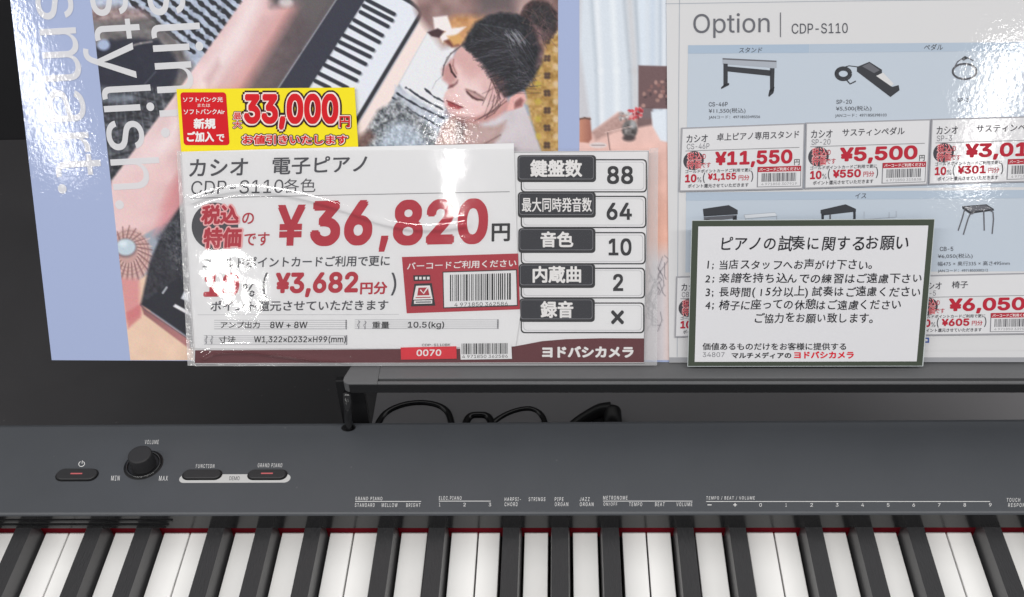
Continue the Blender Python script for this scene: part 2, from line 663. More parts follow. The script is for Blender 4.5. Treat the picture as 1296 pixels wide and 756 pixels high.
def pt(s, x0, y0, x1, y1, b=.0, m=None):
    MB().text(s, TOP, D, (x0, y0, x1, y1), m or M_print, b, 0, -.12, 1.3).build('panel_lettering', piano)


pt('VOLUME', 183, 557, 200.5, 562.2)
pt('MIN', 140.5, 602.3, 151, 608.3)
pt('MAX', 201, 602.5, 212, 608.5)
pt('FUNCTION', 247.8, 587.6, 271, 592.4)
pt('GRAND PIANO', 326, 586.6, 356.8, 591.6)
MB().text('DEMO', TOP, .09, (290, 603, 303, 608), I_black, .01, 0, -.1).build('panel_lettering', piano)
for s, x0, y0, x1, y1 in (('GRAND PIANO', 449.6, 629, 483.7, 633.4), ('STANDARD', 449, 637, 474, 641.8), ('MELLOW', 483, 637, 503, 641.8),
                          ('BRIGHT', 514, 637, 532, 641.8), ('ELEC.PIANO', 555.5, 628.2, 584, 632.8), ('HARPSI-', 638.5, 629.6, 659, 634.4),
                          ('CHORD', 638.5, 636, 655, 640.8), ('STRINGS', 669, 629.6, 690, 634.4), ('PIPE', 702, 629.6, 713, 634.4),
                          ('ORGAN', 702, 636, 719, 640.8), ('JAZZ', 733.7, 629.6, 746, 634.4), ('ORGAN', 733.7, 636, 751, 640.8),
                          ('METRONOME', 763.3, 627.8, 794, 632.6), ('ON/OFF', 763.7, 636, 781, 640.8), ('TEMPO', 796, 636, 812.6, 640.8),
                          ('BEAT', 829, 636, 841, 640.8), ('VOLUME', 856, 636, 876, 640.8), ('TEMPO / BEAT / VOLUME', 893.7, 628.2, 955, 633),
                          ('TOUCH', 1274, 630.5, 1291, 635.3), ('RESPONSE', 1276, 637, 1304, 641.8)):
    MB().text(s, TOP, D, (x0, y0, x1, y1), M_print, .0, 0, -.06, 1.3).build('panel_lettering', piano)
for x, s in ((556.5, '1'), (588, '2'), (620, '3')):
    MB().text(s, TOP, D, (x - (.9 if s == '1' else 1.5), 636.6, x + (.7 if s == '1' else 1.5), 641), M_print, .0).build('scale_mark', piano)
for i, s in enumerate('-+0123456789'):
    x = 898 + 32.3 * i
    if s == '+':
        MB().rect(TOP, D, x - 2.4, 638.7, x + 2.4, 639.6, M_print).rect(TOP, D + .01, x - .5, 636.9, x + .5, 641.3, M_print).build('scale_mark', piano)
        continue
    if s == '-':
        MB().rect(TOP, D, x - 2.6, 638.7, x + 2.6, 639.7, M_print).build('scale_mark', piano)
    else:
        MB().text(s, TOP, D, (x - (.8 if s == '1' else 1.6), 637, x + (.8 if s == '1' else 1.6), 641.4), M_print, .0).build('scale_mark', piano)
for x0, x1, y in ((449.6, 533, 634.8), (555.5, 621, 634.4), (763.3, 876.3, 634.4), (893.7, 1253, 634.9)):
    MB().rect(TOP, D, x0, y - .35, x1, y + .35, M_print).build('scale_line', piano)
# power mark
a = [(103.3 + 3.6 * math.sin(q) + .5 * math.cos(q), 587.3 - 3.3 * math.cos(q)) for q in np.linspace(.5, 2 * math.pi - .5, 20)]
tx.stroke(TOP, D, a, .8, M_print)
tx.stroke(TOP, D, [(104.3, 583), (103.8, 587)], .8, M_print)
tx.build('power_mark', piano)

# ------------------------------------------------------------------ music rest
rest = thing('music_rest', 'black music rest with a grooved ledge holding the posters behind the piano', 'music rest', (250, 70, 52))
LZ = 59.5
LT = Level(LZ)
led = MB()


def lp(u, v):
    return LT.P(u, v)[:2]


R_END = 1500
front_l, front_r = lp(440, 485.8), lp(R_END, 485.2)
fd = (front_r - front_l) / np.linalg.norm(front_r - front_l)   # along the ledge
pd = np.array([-fd[1], fd[0]])                                 # away from the viewer
ll = np.linalg.norm(front_r - front_l)


def lq(a, b):
    return front_l + fd * a + pd * b


def slab(plan, z0, z1, m=M_rest):
    led.prism([(x, y, z0) for x, y in plan], [(x, y, z1) for x, y in plan], m)


g0, g1 = 2.2, 4.3        # groove from the lip
gx = 17.0                # groove starts here
slab([lq(1.5, 0), lq(gx, 0), lq(gx, 19), lq(2.5, 19), lq(-.2, 15), lq(-3.0, 5.5), lq(-3.1, 3.2), lq(-2.2, 1.2), lq(-.4, .15)], LZ - 7, LZ)
slab([lq(gx, 0), lq(ll, 0), lq(ll, g0), lq(gx, g0)], LZ - 7, LZ)
slab([lq(gx, g0), lq(ll, g0), lq(ll, g1), lq(gx, g1)], LZ - 7, LZ - 5.4, M_pit)  # near-black floor, the groove's shade put into its colour
slab([lq(gx, g1), lq(ll, g1), lq(ll, 19), lq(gx, 19)], LZ - 7, LZ)
led.build('ledge', rest, bevel=.4)
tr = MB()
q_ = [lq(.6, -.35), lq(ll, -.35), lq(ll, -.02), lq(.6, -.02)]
tr.prism([(x, y, LZ - 6.9) for x, y in q_], [(x, y, LZ - .9) for x, y in q_], M_face)  # dark strip added over the ledge front, stands for its darker shading
tr.build('ledge_front_shade', rest)
# back plate
bp = MB()
bp.sheet(STAND, -3.2, [(505, 470), (1440, 470), (1440, 250), (1380, 215), (570, 215), (520, 250)], 3, M_rest)
bp.build('back_plate', rest, bevel=1)
hp = TOP.P(441, 542)
MB().tube([(hp[0] - .2, hp[1], 14), (hp[0] + 1.2, hp[1], 34), (hp[0] + 2.9, hp[1] + .8, LZ - 7.1)], 2.5, M_post, 16).build('support_post', rest, smooth=True)
rg = TOP.P(441, 541.5)
pts = [(rg[0] + 4.3 * math.cos(q), rg[1] + 3.2 * math.sin(q), PZ + .07) for q in np.linspace(0, 2 * math.pi, 28, endpoint=False)]
MB().add(pts, [tuple(range(28))], M_pit).build('post_socket', piano)
q = Level(-10).P(466, 528)
MB().box(q[0] - 8, q[0] + 8, 69, 73, -40, LZ - 7.2, M_dark).build('rear_bracket', rest, bevel=.6)

# grey board added behind the piano to lighten the gap under the rest
M_grb = mat('added_grey_board', (.24, .235, .245, 1), rough=.5, spec=.4, mottled=.08, mot_scale=14)
GL = Level(-67)


def added_grey_board(u0, u1, label):
    a, b = GL.P(u0, 515)[0], GL.P(u1, 515)[0]
    o = MB().box(a, b, 84, 320, -70, -67, M_grb).build('added_grey_board', bevel=.8)
    tag(o, label, 'board')


added_grey_board(474, 1500, 'wide grey board added behind the piano to lighten the gap under the music rest')

# ------------------------------------------------------------------ cables on the table behind the piano
TB = Level(-66)


def smooth_path(pts, n=10):
    P = [np.array(p, float) for p in pts]
    P = [2 * P[0] - P[1]] + P + [2 * P[-1] - P[-2]]
    out = []
    for i in range(1, len(P) - 2):
        for k in range(n):
            t = k / n
            out.append(.5 * ((2 * P[i]) + (-P[i - 1] + P[i + 1]) * t + (2 * P[i - 1] - 5 * P[i] + 4 * P[i + 1] - P[i + 2]) * t * t + (-P[i - 1] + 3 * P[i] - 3 * P[i + 1] + P[i + 2]) * t ** 3))
    out.append(P[-2])
    return out


def cable(pix, r, label, dz=0):
    lv = Level(-70 + r + dz)
    pts = [lv.P(u, v) for u, v in pix]
    o = MB().tube(smooth_path(pts), r, M_cable, 12).build('power_cable', smooth=True)
    tag(o, label, 'cable', 'cables lying behind the piano')


cable([(452, 580), (474, 545), (488, 524), (512, 513), (540, 511), (562, 518), (571, 535), (574, 580)], 2.5, 'thick black cable in a wide arch, left of the other cables under the music rest')
cable([(585, 560), (592, 531), (606, 526), (620, 531), (626, 560)], 2.8, 'short black cable bend in the middle of the gap under the music rest')
cable([(600, 560), (628, 533), (652, 521), (674, 519), (688, 531), (692, 560)], 2.3, 'thin black cable curve between the cable bend and the plug')
pl_ = thing('cable_plug', 'black angled cable plug with strain relief lying under the music rest', 'plug', tuple(Level(-60).P(775, 530)))
lv = Level(-62)
b0, b1 = lv.P(775, 526), lv.P(770, 514)
pm = MB()
top_ = Level(-58).P(774, 514)
foot = Level(-64).P(776, 546)
ax_ = (top_ - foot)
pm.tube([foot, foot + ax_ * .5, foot + ax_ * .8, foot + ax_ * .9, foot + ax_ * .96, top_], [6.6, 6.6, 6.4, 5.6, 4.0, 1.2], M_dark, 18)
pm.build('plug_body', pl_, smooth=True)
pm = MB()
path = smooth_path([Level(-59).P(773, 519), Level(-60).P(760, 520), Level(-62).P(746, 526), Level(-64).P(728, 537), Level(-66).P(712, 554)], 6)
pm.tube(path, [5.8 - .11 * i for i in range(len(path))], M_dark, 14)
pm.build('strain_relief', pl_, smooth=True)

# ------------------------------------------------------------------ printed pictures (a fine grid of ink colour)


def sdist(U, V, pts):
    P = np.array(pts, float)
    n = len(P)
    d2 = np.full(U.shape, 1e18)
    ins = np.zeros(U.shape, bool)
    for i in range(n):
        a, b = P[i], P[(i + 1) % n]
        e = b - a
        w0, w1 = U - a[0], V - a[1]
        tt = np.clip((w0 * e[0] + w1 * e[1]) / max(e @ e, 1e-9), 0, 1)
        d2 = np.minimum(d2, (w0 - tt * e[0]) ** 2 + (w1 - tt * e[1]) ** 2)
        cnd = ((a[1] <= V) & (b[1] > V)) | ((b[1] <= V) & (a[1] > V))
        if abs(e[1]) > 1e-9:
            xi = a[0] + (V - a[1]) / e[1] * e[0]
            ins ^= cnd & (U < xi)
    return np.where(ins, -1, 1) * np.sqrt(d2)


def vnoise(U, V, sc_, seed):
    r = np.random.RandomState(seed).rand(128, 128)
    x, y = U / sc_ + 500, V / sc_ + 500
    xi, yi = np.floor(x).astype(int), np.floor(y).astype(int)
    fx, fy = x - xi, y - yi
    fx, fy = fx * fx * (3 - 2 * fx), fy * fy * (3 - 2 * fy)
    g = lambda i, j: r[i % 128, j % 128]
    return (g(xi, yi) * (1 - fx) * (1 - fy) + g(xi + 1, yi) * fx * (1 - fy) + g(xi, yi + 1) * (1 - fx) * fy + g(xi + 1, yi + 1) * fx * fy)


class Picture:
    def __init__(s, U, V, base):
        s.U, s.V = U, V
        s.C = np.tile(np.array(base, float), (len(U), 1))

    def blend(s, idx, a, col):
        s.C[idx] = s.C[idx] * (1 - a[:, None]) + np.asarray(col, float) * a[:, None]

    def poly(s, pts, col, soft=1.2, al=1.0, col2=None, ax=None, nz=0, nsc=4, wob=0):
        """soft-edged area; col2 with ax=(u0,v0,u1,v1) is the printed gradient; nz printed grain"""
        P = np.array(pts, float)
        m = soft + wob + 1
        idx = np.nonzero((s.U > P[:, 0].min() - m) & (s.U < P[:, 0].max() + m) & (s.V > P[:, 1].min() - m) & (s.V < P[:, 1].max() + m))[0]
        if not len(idx):
            return
        U, V = s.U[idx], s.V[idx]
        d = sdist(U, V, P)
        if wob:
            d = d + (vnoise(U, V, 5, 3) - .5) * 2 * wob
        a = np.clip(.5 - d / (2 * soft), 0, 1) * al
        C = np.tile(np.array(col, float), (len(idx), 1))
        if col2 is not None:
            e = np.array([ax[2] - ax[0], ax[3] - ax[1]], float)
            t = np.clip(((U - ax[0]) * e[0] + (V - ax[1]) * e[1]) / (e @ e), 0, 1)[:, None]
            C = C * (1 - t) + np.array(col2, float) * t
        if nz:
            C = C + ((vnoise(U, V, nsc, 11) + vnoise(U, V, nsc * 2.3, 12) - 1) * nz)[:, None]
        s.blend(idx, a, C)

    def line(s, pts, wd, col, soft=.7, al=1.0, wob=0):
        for a, b in zip(pts[:-1], pts[1:]):
            m = wd + soft + wob + 1
            idx = np.nonzero((s.U > min(a[0], b[0]) - m) & (s.U < max(a[0], b[0]) + m) & (s.V > min(a[1], b[1]) - m) & (s.V < max(a[1], b[1]) + m))[0]
            if not len(idx):
                continue
            U, V = s.U[idx], s.V[idx]
            e = np.array([b[0] - a[0], b[1] - a[1]], float)
            tt = np.clip(((U - a[0]) * e[0] + (V - a[1]) * e[1]) / max(e @ e, 1e-9), 0, 1)
            d = np.hypot(U - a[0] - tt * e[0], V - a[1] - tt * e[1])
            ww = wd / 2
            if wob:
                ww = ww + (vnoise(U, V, 4, 21) - .5) * 2 * wob
            s.blend(idx, np.clip(.5 - (d - ww) / (2 * soft), 0, 1) * al, col)

    def disc(s, c, rx, ry, col, soft=1.2, al=1.0, **k):
        s.poly([(c[0] + rx * math.cos(q), c[1] + ry * math.sin(q)) for q in np.linspace(0, 2 * math.pi, 28, endpoint=False)], col, soft, al, **k)


def grid_mesh(name, parent, pl, d, U, V, C, nu, nv, material):
    P = (pl.PA(U, V, d) - np.array(parent_origin(parent))) * MM
    me = bpy.data.meshes.new(name)
    me.vertices.add(len(P))
    me.vertices.foreach_set('co', P.ravel())
    i = np.arange(nu * nv).reshape(nv, nu)
    q = np.stack([i[:-1, :-1], i[1:, :-1], i[1:, 1:], i[:-1, 1:]], -1).reshape(-1, 4)
    me.loops.add(q.size)
    me.loops.foreach_set('vertex_index', q.ravel())
    me.polygons.add(len(q))
    me.polygons.foreach_set('loop_start', np.arange(0, q.size, 4))
    me.update(calc_edges=True)
    at = me.color_attributes.new('ink', 'FLOAT_COLOR', 'POINT')
    c = np.clip(C, 0, 255) / 255
    c = np.where(c <= .04045, c / 12.92, ((c + .055) / 1.055) ** 2.4) * ALB
    at.data.foreach_set('color', np.concatenate([np.clip(c, 0, .9), np.ones((len(c), 1))], 1).ravel())
    me.materials.append(material)
    o = bpy.data.objects.new(name, me)
    COL.objects.link(o)
    o.parent = parent
    return o


def picture_mat(name):
    m = mat(name, (.5, .5, .5, 1), rough=.5, spec=.3, coat=.8, coat_rough=.04, film=.00004)
    nt = m.node_tree
    a = nt.nodes.new('ShaderNodeVertexColor')
    a.layer_name = 'ink'
    nt.links.new(a.outputs['Color'], nt.nodes['Principled BSDF'].inputs['Base Color'])
    return m


M_photo = picture_mat('printed_photo')

poster = thing('advertising_poster', 'glossy lavender poster with a piano and woman photo and upright lettering', 'poster', tuple(STAND.P(300, 457)))
G_lav = gloss('lavender_poster_ink', 157, 170, 205)
G_let = mat('pale_poster_lettering', rgb(222, 222, 226), rough=.5, spec=.3, coat=.8, coat_rough=.04, film=.00004)
MB().sheet(STAND, 0, [(65.5, 456), (845, 460), (852, 460), (856, -60), (6, -60)], .7, G_lav).build('sheet', poster)


def uL(v):
    return 115 + 50 / 456.0 * v


def grid(nu, nv, v0, v1, left, right):
    S, Tt = np.meshgrid(np.linspace(0, 1, nu), np.linspace(0, 1, nv))
    V = v0 + (v1 - v0) * Tt.ravel()
    l = left(V)
    return l + (right(V) - l) * S.ravel(), V


NU, NV = 570, 480
U, V = grid(NU, NV, -55, 456, uL, lambda v: 706.3 + 0 * v)
p = Picture(U, V, (150, 158, 172))
W3 = lambda L, x0, y0, s: [(x0 + a / s, y0 + b / s) for a, b in L]
# striped blanket, top left
p.poly([(90, -60), (460, -60), (300, 20), (140, 240), (90, 240)], (172, 182, 202), 2, nz=26, nsc=3)
for k in range(9):
    x = 150 + k * 17
    p.line([(x - 34 + 8 * (k % 2), -40), (x + 20, 5), (x + 62, 40), (x + 95, 66)], 5.0, (34, 36, 44), .9, 1, 1.6)
# basket and plates
p.poly([(105, 12), (150, 8), (190, 20), (225, 50), (245, 85), (235, 115), (180, 130), (105, 120)], (98, 92, 92), 5, .9, nz=34, nsc=5)
p.poly([(110, 10), (180, 10), (190, 22), (115, 28)], (170, 140, 140), 4, .6, nz=60, nsc=3)
p.disc((168, 88), 58, 40, (40, 41, 56), 3, nz=6)
p.poly([(118, 62), (140, 50), (160, 60), (200, 50), (222, 80), (215, 116), (120, 118)], (34, 36, 52), 3, nz=5)
p.line([(160, 60), (178, 55), (192, 53)], 2.2, (168, 160, 158), 1.2, .8)
p.line([(182, 108), (197, 91)], 1.5, (100, 104, 116), 1, .6)
p.disc((131, 57), 8, 7, (160, 175, 205), 2)
p.poly([(105, 108), (215, 112), (240, 120), (180, 200), (150, 245), (105, 245)], (62, 64, 72), 3, nz=50, nsc=3)
for k in range(9):
    p.line([(128 + k * 2.0, 122 + k * 11), (160 + k * 3, 118 + k * 10), (200, 128 + k * 9)], 2.2, (30, 31, 38), 1, .7, 1)
    p.line([(130 + 9 * k, 112), (126 + 11 * k, 160), (130 + 11 * k, 205)], 1.4, (126, 130, 140), 1, .45, .8)
p.disc((150, 125), 22, 6, (150, 160, 176), 4, .6)
# pink sofa arm
p.poly([(311, -4), (215, 129), (141, 229), (136, 300), (160, 310), (245, 262), (320, 120), (400, 10), (430, -60), (330, -60)], (222, 196, 198), 1.5, col2=(206, 158, 158), ax=(230, 100, 330, 150), nz=12, nsc=14)
p.poly([(330, -40), (296, 30), (240, 118), (180, 212), (190, 222), (258, 126), (310, 52), (352, -40)], (232, 216, 218), 8, .8)
p.poly([(384, -40), (345, 36), (268, 150), (205, 262), (225, 270), (290, 160), (368, 40), (405, -40)], (204, 148, 146), 8, .8)
p.poly([(140, 236), (200, 196), (212, 220), (170, 290), (140, 300)], (224, 190, 190), 8, .7)
p.poly([(258, 100), (276, 74), (280, 84), (264, 112)], (196, 158, 160), 4, .6)
p.poly([(216, 236), (245, 200), (262, 230), (232, 280), (196, 296)], (206, 140, 146), 7, .85)
p.poly([(365, 24), (395, -20), (440, -60), (430, 0), (356, 116), (300, 130), (318, 100)], (108, 92, 94), 9, col2=(74, 66, 72), ax=(340, 40, 400, 60), nz=10, nsc=7)
p.poly([(342, -30), (395, -30), (388, 4), (344, 8)], (86, 84, 88), 7, .9, nz=40, nsc=5)
p.disc((362, 3), 9, 6, (214, 208, 210), 3, .8)
p.poly([(376, 0), (408, -20), (436, -40), (430, -6), (396, 40)], (94, 88, 90), 8, .9)
# rosette and button
p.disc((164, 324), 27, 34, (190, 152, 148), 3)
for k in range(46):
    q = k * 2 * math.pi / 46
    r0, r1 = 13, 29 + 3 * math.sin(k * 2.7)
    p.line([(162 + r0 * math.cos(q), 319 + r0 * 1.15 * math.sin(q)), (164 + r1 * math.cos(q + .2), 324 + r1 * 1.2 * math.sin(q + .2))], 1.3, (112, 80, 82) if k % 2 else (222, 190, 184), .8, .8)
for r in (17, 21, 25):
    p.line([(163 + r * math.cos(q), 320 + r * 1.12 * math.sin(q)) for q in np.linspace(0, 2 * math.pi, 24)], 1.0, (140, 104, 104), .8, .55)
p.disc((159, 314), 14, 12, (120, 100, 104), 2)
p.disc((159, 313), 12.5, 10.5, (184, 200, 212), 1.5)
p.disc((156, 309), 5, 3.5, (212, 224, 232), 2.5)
# dark piano corner and floor, bottom left
p.poly([(150, 372), (190, 345), (190, 400), (250, 440), (250, 470), (150, 470)], (224, 192, 170), 1.5, nz=8, nsc=12)
p.poly([(152, 352), (176, 354), (177, 385), (178, 398), (160, 408)], (208, 142, 142), 3)
p.poly([(160, 396), (179, 384), (178, 402), (162, 416)], (196, 112, 116), 2, .8)
p.poly([(190, 330), (205, 296), (228, 262), (262, 228), (300, 230), (300, 470), (240, 440), (236, 420), (190, 392), (178, 386)], (50, 50, 58), 2, nz=18, nsc=2.5)
p.poly([(200, 300), (245, 245), (262, 240), (262, 330), (222, 340)], (60, 62, 70), 6, .8, nz=55, nsc=1.8)
p.poly([(179, 385), (216, 358), (260, 330), (300, 330), (300, 470), (240, 428)], (38, 39, 48), 1.2)
p.poly([(178, 386), (182, 398), (240, 442), (240, 430), (186, 392)], (138, 92, 94), 1.2, col2=(178, 122, 122), ax=(180, 390, 240, 440))
p.line([(178, 386), (184, 393), (242, 432)], .8, (104, 86, 92), .7)
p.poly([(219, 388), (222, 385), (246, 398), (246, 403)], (225, 225, 230), .8)
p.poly([(229, 378), (233, 369), (246, 376), (246, 386)], (210, 214, 222), .8)
p.line([(206, 371), (211, 364)], 2.4, (170, 172, 180), .7)
# piano of the photograph: case, keys, rim
p.poly([(426, 0), (353, 112), (392, 112), (463, 0), (500, -60), (465, -60)], (46, 47, 62), 1)
p.line([(352, 112), (426, -1), (466, -62)], 1.2, (150, 152, 162), .7)
p.poly([(463, 0), (392, 112), (392, 200), (440, 200), (452, 154), (533, 20), (530, 12), (496, -8), (470, -10)], (218, 222, 232), 1)
p.line([(392, 112), (463, 0), (500, -60)], 1.6, (190, 194, 204), .7)
for (a, b, c_, d_) in ((530, 0, 660, 68), (515, 28, 650, 98), (500, 58, 630, 127), (470, 97, 603, 170), (450, 127, 588, 202), (420, 170, 560, 240),
                       (402, 202, 545, 272), (382, 234, 523, 307), (350, 276, 495, 350), (330, 312, 480, 385), (302, 352, 436, 420), (284, 388, 350, 420)):
    A, Bq = (324 + a / 3.78, b / 3.78), (324 + c_ / 3.78, d_ / 3.78)
    p.line([(A[0] + 1, A[1] + 1), (Bq[0] + 1.6, Bq[1] + 1.3)], 5.2, (168, 172, 184), .7)
    p.line([A, Bq], 5.0, (40, 42, 54), .7)
p.line([(447, 160), (533, 17), (531, 12), (522, 4), (490, -14)], 5.2, (38, 39, 48), .9)
p.poly([(536, 14), (532, 26), (452, 160), (452, 184), (468, 184), (505, 106), (552, 22), (520, -10), (505, -14)], (234, 216, 212), 1.5)
# sheet music and scarf in front of the face
p.poly([(552, 21), (505, 106), (520, 130), (562, 146), (576, 60), (566, 58)], (222, 223, 228), 1.5)
p.poly([(500, 108), (562, 146), (580, 160), (560, 190), (500, 190)], (186, 192, 204), 2, nz=20, nsc=3)
for (a, b, c_, d_) in ((514, 111, 560, 138), (538, 113, 564, 130), (502, 118, 562, 150), (497, 124, 556, 160), (505, 137, 548, 166)):
    p.line([(a, b), ((a + c_) / 2 - 1, (b + d_) / 2 + 1.5), (c_, d_)], 2.2, (28, 32, 44), .7, .9, .8)
p.poly([(452, 186), (478, 140), (505, 124), (552, 168), (560, 190)], (128, 132, 138), 3, nz=95, nsc=2.0)
p.poly([(476, 190), (492, 160), (512, 154), (530, 168), (545, 190)], (178, 190, 206), 7, .8, nz=40, nsc=2)
p.poly([(450, 190), (454, 172), (468, 164), (474, 172), (462, 190)], (110, 78, 72), 4, .8)
# blurred brown top and flowers
p.poly([(490, -60), (710, -60), (710, 40), (640, 40), (560, 60), (530, 22), (522, -2)], (134, 106, 104), 6, nz=46, nsc=12)
p.poly([(560, 30), (575, 20), (612, 20), (612, 48), (580, 60), (560, 52)], (196, 142, 92), 5, .9, nz=30, nsc=5)
p.poly([(600, -40), (660, -40), (650, 16), (606, 20)], (90, 80, 84), 9, .8)
p.poly([(548, 22), (566, 20), (572, 36), (590, 34), (578, 44), (560, 54), (556, 46), (564, 40), (550, 38)], (232, 224, 224), 1.5)
p.poly([(541, 41), (554, 36), (562, 40), (556, 48), (546, 46)], (64, 40, 46), 1.2)
p.poly([(562, 52), (574, 48), (582, 58), (572, 60)], (110, 60, 50), 1.5)
p.poly([(566, 46), (582, 44), (586, 54), (574, 58)], (206, 158, 96), 2)
# mustard cushion with dark flowers
p.poly([(660, 60), (682, 40), (712, 34), (712, 195), (686, 195), (672, 150), (664, 110)], (172, 136, 78), 2, nz=34, nsc=3)
r0_ = random.Random(9)
for j in range(-1, 8):
    for i, x in enumerate((668, 681, 692.5, 704)):
        y = 52 + j * 22
        if i == 2:
            for a, b in ((-2, -2), (2, -2), (-2, 2), (2, 2)):
                p.disc((x + a + r0_.uniform(-.5, .5), y + b), 2.3, 2.3, (64, 46, 42), 1.1, .85)
        else:
            p.disc((x, y + (11 if i != 2 else 0)), 4.2, 4.2, ((206, 176, 132), (0, 0, 0), (0, 0, 0), (214, 190, 158))[i] if i != 1 else (186, 164, 66), 1.6, .75)
# woman: coat
s_ = 3.979
Q = lambda L: W3(L, 440, 0, s_)
p.poly(Q([(430, 770), (470, 640), (530, 575), (640, 590), (760, 570), (890, 530), (930, 640), (975, 770)]), (204, 198, 204), 1.5, col2=(196, 186, 192), ax=(600, 150, 690, 190), nz=8, nsc=8)
p.poly(Q([(430, 770), (475, 640), (530, 575), (600, 585), (690, 640), (740, 640), (800, 610), (760, 700), (690, 770)]), (172, 142, 138), 3, nz=16, nsc=5)
p.poly(Q([(540, 600), (600, 590), (600, 640), (570, 740), (545, 740)]), (108, 88, 88), 3, .8)
p.poly(Q([(480, 660), (530, 600), (545, 640), (500, 740), (460, 740)]), (190, 164, 158), 4, .8)
p.poly(Q([(620, 640), (690, 650), (800, 640), (700, 720), (620, 740)]), (188, 162, 160), 5, .8)
p.line(Q([(770, 680), (690, 725)]), 1.6, (104, 82, 84), 1, .7)
p.line(Q([(585, 600), (575, 680), (600, 740)]), 1.6, (84, 66, 70), 1, .6)
# neck, face, ear
p.poly(Q([(600, 560), (790, 480), (830, 540), (740, 600), (640, 620)]), (196, 146, 142), 3)
p.poly(Q([(565, 235), (525, 300), (480, 345), (474, 375), (484, 405), (510, 425), (505, 450), (490, 470), (484, 500), (488, 530), (510, 568), (560, 586), (640, 590), (720, 565), (800, 500), (780, 450), (700, 330), (640, 260)]),
       (224, 190, 189), 1.2, col2=(208, 168, 166), ax=(575, 130, 612, 75), nz=8, nsc=6)
p.poly(Q([(520, 300), (476, 350), (480, 400), (515, 432), (556, 408), (550, 370), (530, 340)]), (184, 134, 132), 3.5, .85)
p.poly(Q([(556, 420), (600, 400), (690, 440), (740, 520), (690, 570), (600, 575), (580, 500)]), (230, 204, 203), 9, .85)
p.poly(Q([(556, 250), (600, 250), (690, 350), (620, 380), (540, 320)]), (204, 160, 158), 8, .7)
p.poly(Q([(500, 572), (560, 588), (650, 592), (730, 560), (700, 610), (600, 620)]), (178, 124, 122), 5, .8)
p.poly(Q([(820, 490), (860, 460), (890, 465), (900, 500), (880, 540), (830, 556), (800, 560)]), (222, 168, 164), 1.4)
p.poly(Q([(838, 516), (870, 492), (886, 506), (876, 534), (842, 548)]), (120, 74, 74), 2, .85)
p.line(Q([(826, 545), (845, 500), (880, 480)]), 1.2, (228, 180, 176), .8, .9)
p.poly(Q([(548, 330), (572, 352), (572, 420), (556, 424), (548, 390)]), (236, 208, 206), 4, .6)
p.poly(Q([(486, 500), (500, 490), (520, 500), (560, 520), (590, 548), (560, 566), (510, 560)]), (204, 160, 160), 5, .6)
p.poly(Q([(690, 440), (740, 470), (776, 500), (740, 548), (690, 580), (716, 520)]), (196, 150, 148), 8, .6)
p.poly(Q([(610, 520), (670, 520), (680, 556), (630, 566)]), (228, 184, 184), 7, .7)
# eyes, brow, nose shadow, mouth
p.line(Q([(600, 462), (622, 484), (648, 500), (680, 505)]), 2.0, (50, 30, 34), .8)
p.line(Q([(606, 470), (630, 492), (655, 503)]), 2.6, (70, 44, 46), 1.2, .7)
p.poly(Q([(592, 450), (640, 464), (690, 494), (676, 508), (640, 500), (606, 472)]), (150, 104, 100), 3, .55)
p.line(Q([(598, 452), (640, 466), (686, 496)]), 1.7, (96, 64, 62), 1.4, .6)
p.line(Q([(514, 326), (524, 362), (544, 388)]), 2.4, (58, 34, 38), .8)
p.line(Q([(534, 300), (530, 332), (548, 372)]), 1.4, (136, 92, 92), 1, .7)
p.poly(Q([(515, 430), (540, 422), (556, 404), (552, 420), (530, 440), (505, 446)]), (92, 50, 52), 1.5, .85)
p.poly(Q([(498, 508), (520, 512), (550, 526), (582, 542), (560, 551), (525, 546), (505, 530)]), (156, 70, 74), 1)
p.line(Q([(498, 508), (530, 522), (582, 542)]), 1.0, (92, 34, 40), .7)
p.line(Q([(520, 542), (560, 552)]), 1.2, (206, 130, 128), 1, .7)
# hair
H = (30, 31, 38)
p.poly(Q([(860, 90), (890, 30), (930, 0), (1010, 10), (1054, 60), (1058, 150), (1030, 190), (980, 210), (930, 160)]), (70, 54, 56), 2, nz=36, nsc=3)
p.poly(Q([(905, 60), (950, 20), (1010, 30), (1045, 80), (1040, 150), (990, 160), (940, 120)]), (40, 36, 40), 3, nz=24, nsc=3)
p.poly(Q([(640, 115), (690, 85), (770, 60), (850, 70), (910, 100), (960, 170), (985, 250), (975, 330), (935, 400), (890, 450), (830, 480), (790, 495), (755, 440), (715, 370), (690, 330), (640, 285), (600, 250), (580, 228), (590, 190)]), H, 2.2, nz=26, nsc=2.2, wob=1.2)
p.poly(Q([(700, 360), (760, 380), (800, 420), (800, 490), (770, 470)]), (122, 88, 88), 4, .7)
p.poly(Q([(930, 120), (975, 150), (1000, 230), (975, 330), (945, 350), (965, 250)]), (120, 90, 92), 3, .75, nz=30, nsc=3)
r_ = random.Random(3)
for k in range(60):
    x0, y0 = r_.uniform(640, 760), r_.uniform(110, 300)
    x1, y1 = r_.uniform(830, 960), r_.uniform(260, 440)
    x2, y2 = (x0 + x1) / 2 + r_.uniform(-10, 60), (y0 + y1) / 2 - r_.uniform(20, 70)
    c_ = r_.choice(((22, 22, 28), (66, 66, 74), (54, 50, 56), (96, 98, 106)))
    p.line(Q([(x0, y0), (x2, y2), (x1, y1)]), .9, c_, .6, .45)
for k in range(22):
    x0, y0 = r_.uniform(780, 870), r_.uniform(150, 180)
    p.line(Q([(x0, y0), (x0 + r_.uniform(20, 60), y0 + r_.uniform(30, 80))]), .9, (150, 152, 160), .6, .5)
    x0, y0 = r_.uniform(800, 900), r_.uniform(360, 420)
    p.line(Q([(x0, y0), (x0 + r_.uniform(10, 60), y0 + r_.uniform(-10, 40))]), .9, (132, 128, 134), .6, .45)
